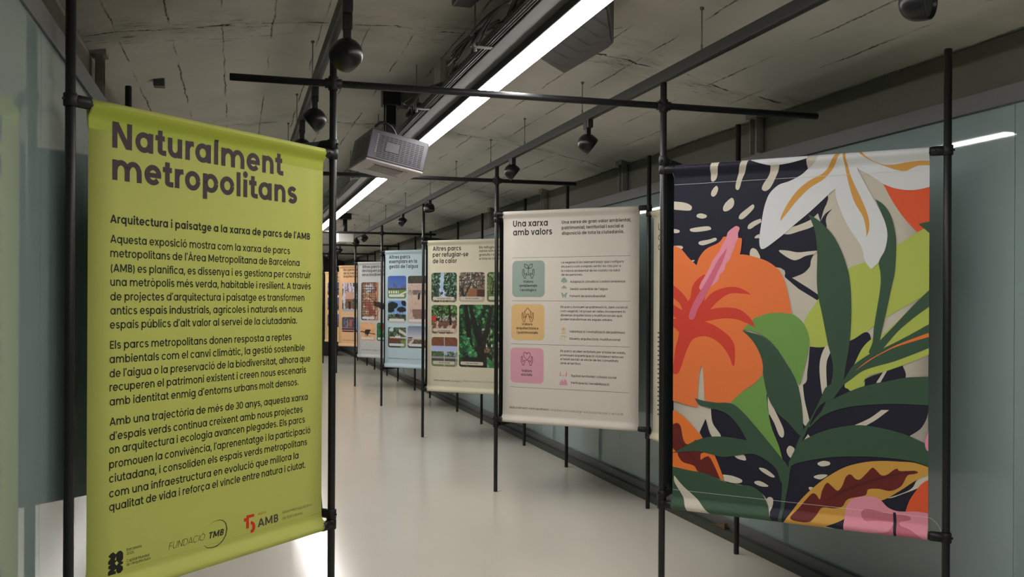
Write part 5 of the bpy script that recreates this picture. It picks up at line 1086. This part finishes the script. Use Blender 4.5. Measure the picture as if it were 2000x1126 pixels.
# ------------------------------------------------------------------ linear light and cable tray
e = empty('linear_light', (1.262, 12, 2.58), 'long white linear ceiling light running down the middle of the gallery', 'linear light')
mb = MB(); mb.box((1.205, -2.7, 2.598), (1.319, 26, 2.69), bev=.004); mb.box((1.102, -2.7, 2.632), (1.206, 26, 2.69), bev=.004); mb.build('housing', 'housing_dark', e)
ys = [-2.6, .87, 3.956, 7.03, 10.11, 13.2, 16.3, 19.4, 22.5, 25.6]
for a_, b_ in zip(ys[:-1], ys[1:]):
    mb = MB(); mb.box((1.217, a_+.006, 2.575), (1.307, b_-.006, 2.599)) if 0 else mb.box((1.217, a_+.006, 2.588), (1.307, b_-.006, 2.599)); mb.build('diffuser', 'led', e)
for y in (2.6, 5.0, 8.1, 11.2, 14.2, 17.4):
    mb = MB(); mb.rod((1.262, y, 2.69), (1.262, y, zc(1.262)+.004), .003, 8); mb.build('hanger_rod', 'rod_steel', e)
e = empty('cable_tray', (1.05, 12, 2.66), 'dark cable tray with steel conduits beside the linear light', 'cable tray')
mb = MB(); mb.box((1.080, -2.7, 2.652), (1.100, 26, 2.656)); mb.box((1.080, -2.7, 2.652), (1.083, 26, 2.69)); mb.build('tray', 'housing_dark', e)
for x, z, r in ((1.091, 2.643, .0065), (1.076, 2.640, .0055), (1.067, 2.650, .0060)):
    mb = MB(); mb.rod((x, -2.7, z), (x, 26, z), r, 12); mb.build('conduit', 'conduit_steel' if r != .007 else 'track_dark', e)
for y in (2.4, 4.11, 5.54, 7.1, 8.9, 10.8, 12.8):
    mb = MB(); mb.box((1.010, y-.018, 2.628), (1.098, y+.018, 2.633), bev=.002); mb.box((1.010, y-.018, 2.628), (1.014, y+.018, 2.70)); mb.rod((1.02, y, 2.61), (1.02, y, zc(1.02)+.004), .0035, 8); mb.rod((1.02, y, 2.610), (1.02, y, 2.627), .009, 6)
    mb.build('bracket', 'bracket_steel', e)
def cable(pts, r=.0045, sub=8):
    P_ = [Vector(p) for p in pts]; out = []
    for i in range(len(P_)-1):
        p0, p1, p2, p3 = P_[max(i-1, 0)], P_[i], P_[i+1], P_[min(i+2, len(P_)-1)]
        for j in range(sub):
            t = j/sub; out.append(.5*(2*p1+(p2-p0)*t+(2*p0-5*p1+4*p2-p3)*t*t+(3*p1-p0-3*p2+p3)*t**3))
    out.append(P_[-1]); return out
for y0, nn in ((4.25, 9), (3.85, 6), (3.2, 7), (5.42, 4), (7.3, 3)):
    mb = MB()
    for j in range(nn):
        a_ = R.uniform(.03, .09); dy_ = R.uniform(-.06, .06); b_ = R.uniform(.03, .11)*(1 if y0 < 5 else .5)
        mb.tube(cable([(1.065+R.uniform(-.015, .02), y0-.35+dy_, 2.678), (1.025-a_*.3, y0-.12+dy_, 2.69-b_*.2), (1.02-a_, y0+.05+dy_, 2.68-b_), (1.025-a_*.2, y0+.22+dy_, 2.68-b_*.2), (1.07, y0+.5+dy_, 2.678)]), .0042, 7)
    mb.build('cable_loop', 'cable_black', e)
mb = MB()
for j in range(5): mb.tube(cable([(1.062+.007*j+R.uniform(-.002, .002), y, 2.634+.004*(j % 2)+R.uniform(-.003, .006)) for y in [1.0+1.2*i for i in range(15)]], sub=3), .0035, 7)
mb.build('cable_run', 'cable_black', e)
# ------------------------------------------------------------------ ceiling equipment
PK = 1.17
PM = Matrix.Translation((.652*PK, 5.018*PK, 1.5+.742*PK)) @ Matrix.Rotation(.0602, 4, 'Z') @ Matrix.Rotation(.2064, 4, 'Y') @ Matrix.Rotation(.0248, 4, 'X') @ Matrix.Scale(PK, 4)
W_, D_, H_ = .3206, .5237, .1723
e = empty('projector', (.97, 6.2, 2.4), 'large grey projector hanging tilted from a black ceiling pole', 'projector')
mb = MB(); mb.bevbox((0, 0, .012), (W_, D_, H_), .006, PM); case_ = mb.build('case', 'projector_grey', e)
mb = MB(); mb.bevbox((.002, .002, 0), (W_-.002, D_-.002, .013), .004, PM); base_ = mb.build('base_plate', 'projector_pale', e)
mb = MB(); mb.box((-.0012, .04, .03), (.001, D_-.12, H_-.03), PM); mb.build('side_grille', 'projector_side', case_)
# front grille: dark recess plus bars
mb = MB(); mb.box((.055, -.0015, .028), (.298, .002, .150), PM)
mb.build('grille_recess', 'projector_black', case_)
mb = MB()
for i in range(13): z = .030+.0096*i; mb.box((.053, -.0035, z), (.300, -.001, z+.0042), PM)
for i in range(11): x = .053+.0242*i; mb.box((x, -.0038, .028), (x+.004, -.001, .150), PM)
mb.bevbox((.09, -.004, .066), (.165, -.001, .118), .003, PM)
mb.build('grille', 'projector_grey', case_)
mb = MB()
for i in range(9): mb.box((.036, -.003, .05+.0115*i), (.047, 0, .058+.0115*i), PM)
mb.build('louvre', 'bracket_steel', case_)
mb = MB(); mb.box((.075, .10, -.0012), (.23, .30, .001), PM); mb.build('vent_recess', 'projector_black', base_)
mb = MB()
for i in range(19): mb.box((.073+.0085*i, .10, -.003), (.0775+.0085*i, .30, -.0008), PM)
mb.build('vent', 'projector_pale', base_)
mb = MB()
for yv in (.075, .325):
    for i in range(22): mb.box((.06+.0088*i, yv, -.0015), (.066+.0088*i, yv+.006, 0), PM)
mb.build('vent_slot', 'projector_black', base_)
mb = MB(); tp = PM @ Vector((W_*.5, D_*.5, H_)); px_, py_, pz_ = tp
top = zc(px_)
mb.box((px_-.060, py_-.05, top-.125), (px_+.060, py_+.05, top+.006), bev=.006); mb.box((px_-.034, py_-.022, pz_-.01), (px_+.030, py_+.02, top-.10), bev=.004)
mb.box((px_-.045, py_-.055, pz_-.03), (px_+.045, py_+.055, pz_+.02), bev=.005)
for q_ in (.25, .55, .8): mb.rod((px_, py_-.022, pz_+(top-pz_)*q_), (px_, py_-.029, pz_+(top-pz_)*q_), .006, 8, ch=.001)
mb.rod((px_-.02, py_-.05, top-.05), (px_-.02, py_-.058, top-.05), .019, 14)
mb.build('mount_pole', 'black_metal', e)
mb = MB(); mb.tube(cable([(px_-.05, py_-.05, top-.11), (px_-.052, py_-.06, top-.2), (px_-.055, py_-.08, pz_+.10), (px_-.06, py_-.13, pz_+.01)]), .005, 8)
mb.tube(cable([(px_-.14, py_-.25, pz_+.045), (px_-.10, py_-.26, pz_+.075), (px_-.04, py_-.24, pz_+.06), (px_+.01, py_-.14, pz_+.02), (px_+.02, py_-.06, pz_+.0)]), .008, 8); mb.build('power_cable', 'cable_black', e)
# grey box behind the projector mount with conduit to the tray
e = empty('junction_box', (1.08, 6.3, 2.8), 'grey junction box on the ceiling beside the projector pole', 'junction box')
mb = MB(); mb.box((1.045, 6.2, 2.80), (1.16, 6.42, zc(1.1)+.01), bev=.006); mb.build('box', 'bracket_steel', e)
mb = MB(); mb.tube(cable([(1.15, 6.25, 2.81), (1.17, 6.2, 2.79), (1.12, 6.1, 2.76), (1.05, 6.02, 2.68)]), .014, 12); mb.build('flexible_conduit', 'housing_dark', e)
e = empty('emergency_light', (1.08, 5.45, 2.8), 'small white ceiling beacon with round lens left of the cable tray', 'beacon')
mb = MB(); mb.box((1.125, 5.36, 2.735), (1.160, 5.54, zc(1.05)+.006), bev=.003); mb.box((1.160, 5.37, 2.765), (1.225, 5.46, 2.86), bev=.004); bod = mb.build('body', 'white_box', e)
mb = MB(); mb.lathe([(.024, 0), (.024, .014), (.017, .015), (.016, .008)], Matrix.Translation((1.195, 5.368, 2.80)) @ Matrix.Rotation(pi/2, 4, 'X'), 20); ring_ = mb.build('lens_ring', 'grey_lamp_white', bod)
mb = MB(); mb.lathe([(.0165, .009), (.0001, .009)], Matrix.Translation((1.195, 5.368, 2.80)) @ Matrix.Rotation(pi/2, 4, 'X'), 20); mb.build('lens', 'black_metal', bod)
mb = MB(); mb.tube(cable([(1.22, 5.42, 2.855), (1.25, 5.42, 2.85), (1.28, 5.42, 2.80), (1.285, 5.42, 2.685)]), .008, 9); mb.build('flexible_conduit', 'bracket_steel', e)
# dark wedge loudspeaker right of the light
e = empty('loudspeaker', (1.48, 4.0, 2.65), 'dark grey ribbed box on the ceiling right beside the linear light', 'loudspeaker')
fp_ = [(1.345, 4.255), (1.355, 4.262), (1.57, 4.515), (1.588, 4.522), (1.598, 4.50), (1.625, 4.00), (1.620, 3.95), (1.60, 3.90), (1.40, 3.46), (1.345, 3.46)]
bm = bmesh.new(); vb = [bm.verts.new((x, y, 2.645)) for x, y in fp_]; f = bm.faces.new(vb); g = bmesh.ops.extrude_face_region(bm, geom=[f])
for v in [q for q in g['geom'] if isinstance(q, bmesh.types.BMVert)]: v.co.z = zc(v.co.x)+.004
bmesh.ops.recalc_face_normals(bm, faces=bm.faces[:]); bmesh.ops.bevel(bm, geom=[q for q in bm.edges if max(v.co.z for v in q.verts) < 2.65], offset=.012, segments=2, affect='EDGES')
mb = MB(); mb.bm(bm); bm.free(); bod = mb.build('body', 'speaker_black', e)
mb = MB()
for i in range(6):
    y = 4.30-.13*i; x0 = 1.365
    for q in ring_quads([(x0, y-.08), (x0+.15, y+.075), (x0+.185, y+.03)], .006): mb.add([(a_, b_, 2.6440) for a_, b_ in q], [(0, 1, 2, 3)])
mb.build('groove', 'groove', bod)
mb = MB(); mb.box((.885, 3.86, 2.762), (.975, 3.99, zc(.93)+.004), bev=.008); mb.bevbox((.955, 3.87, 2.785), (1.0, 3.98, 2.82), .006); o = mb.build('sensor_box', 'black_metal'); tag(o, 'small black box on the ceiling, cut by the top edge of the picture', 'sensor')
mb = MB(); mb.box((-.463, 5.82, 2.728), (-.403, 5.89, zc(-.43)+.006), bev=.003); o = mb.build('ceiling_anchor', 'housing_dark'); tag(o, 'small dark cube fixed to the ceiling above the green banner', 'anchor')
# distant white projector
e = empty('projector', (1.32, 14.6, 2.5), 'small white projector on a pole far down the gallery', 'projector')
def atx(xpix, y): return 0
mb = MB(); mb.box((1.53, 14.95, 2.40), (1.77, 15.25, 2.56), bev=.01); mb.build('case', 'grey_lamp_white', e)
mb = MB(); mb.rod((1.65, 15.1, 2.55), (1.65, 15.1, 2.78), .035, 14); mb.box((1.56, 15.0, 2.76), (1.74, 15.2, zc(1.65)+.01), bev=.004); mb.build('mount_pole', 'black_metal', e)
# steel channel brackets at the top of the walls
for i, (x, y, lab) in enumerate(((XR-.012, 5.07, 'steel channel bracket above the right glass, behind the leafy banner'), (XR-.012, 7.12, 'steel channel bracket above the right glass, under the end of the second overhead bar'), (XR-.012, 9.17, 'steel channel bracket above the right glass, behind the tile banner post'), (XR-.012, 11.22, 'distant steel channel bracket above the right glass'), (-.672, 5.12, 'steel channel bracket at the top of the left wall by the green banner'))):
    s_ = 1 if x > 0 else -1; e = empty('wall_bracket', (x, y, 2.4), lab, 'bracket', 'steel brackets above the glass')
    top = zc(x)+.004; mb = MB()
    mb.box((x-.004, y-.035, 2.38), (x+.018, y+.035, top), bev=.002)
    mb.box((x-.034*(s_ > 0)-.004*0, y-.038, 2.39), (x+.034*(s_ < 0), y-.032, top)); mb.box((x-.034*(s_ > 0), y+.032, 2.39), (x+.034*(s_ < 0), y+.038, top)); chan = mb.build('channel', 'bracket_steel', e)
    mb = MB(); mb.box((x-.05, y-.06, zc(x-.05 if s_ < 0 else x+.05)-.006), (x+.05, y+.06, top+.012)); mb.build('top_plate', 'bracket_steel', e)
    for z in (2.46, 2.56):
        mb = MB(); mb.rod((x-s_*.004, y, z), (x-s_*.012, y, z), .009, 6, ch=.001); mb.build('bolt', 'rod_steel', chan)
# black plinth far down the gallery
e = empty('plinth', (2.35, 26, 0), 'black plinth on the floor at the far end of the gallery', 'plinth')
mb = MB(); mb.box((2.05, 25.6, .02), (2.62, 26.1, .36), bev=.01); mb.box((2.05, 25.6, .36), (2.30, 26.1, .62), bev=.01); mb.build('box', 'plinth_black', e)
mb = MB(); mb.box((2.08, 25.63, 0), (2.59, 26.07, .02)); mb.build('foot', 'black_metal', e)
mb = MB(); mb.add([(2.985, 5.36, .062), (2.985, 5.52, .062), (2.965, 5.36, .062), (2.965, 5.52, .062), (2.985, 5.36, .098), (2.965, 5.36, .098)], [(0, 1, 3, 2), (0, 2, 5, 4), (0, 4, 1), (2, 3, 5), (1, 4, 5, 3)])
o = mb.build('wooden_wedge', 'wood_brown'); tag(o, 'small brown wooden wedge on the skirting below the leafy banner', 'wedge')
for (x, y), lab in zip(IR[1:5], ('small white tape scrap on the floor at the foot of the tile banner post', 'small white tape scrap on the floor at the foot of the waterfall banner post', 'small white tape scrap on the floor at the foot of the pale blue banner post', 'small white tape scrap on the floor at the foot of the light grey banner post')):
    mb = MB(); mb.add([(x+.014, y-.01, 0), (x+.055, y+.012, 0), (x+.02, y+.03, 0), (x+.014, y-.01, .004), (x+.055, y+.012, .003), (x+.02, y+.03, .016)], [(0, 2, 1), (3, 4, 5), (0, 1, 4, 3), (1, 2, 5, 4), (2, 0, 3, 5)])
    o = mb.build('tape_scrap', 'stitch'); tag(o, lab, 'tape', 'tape scraps at the post feet')
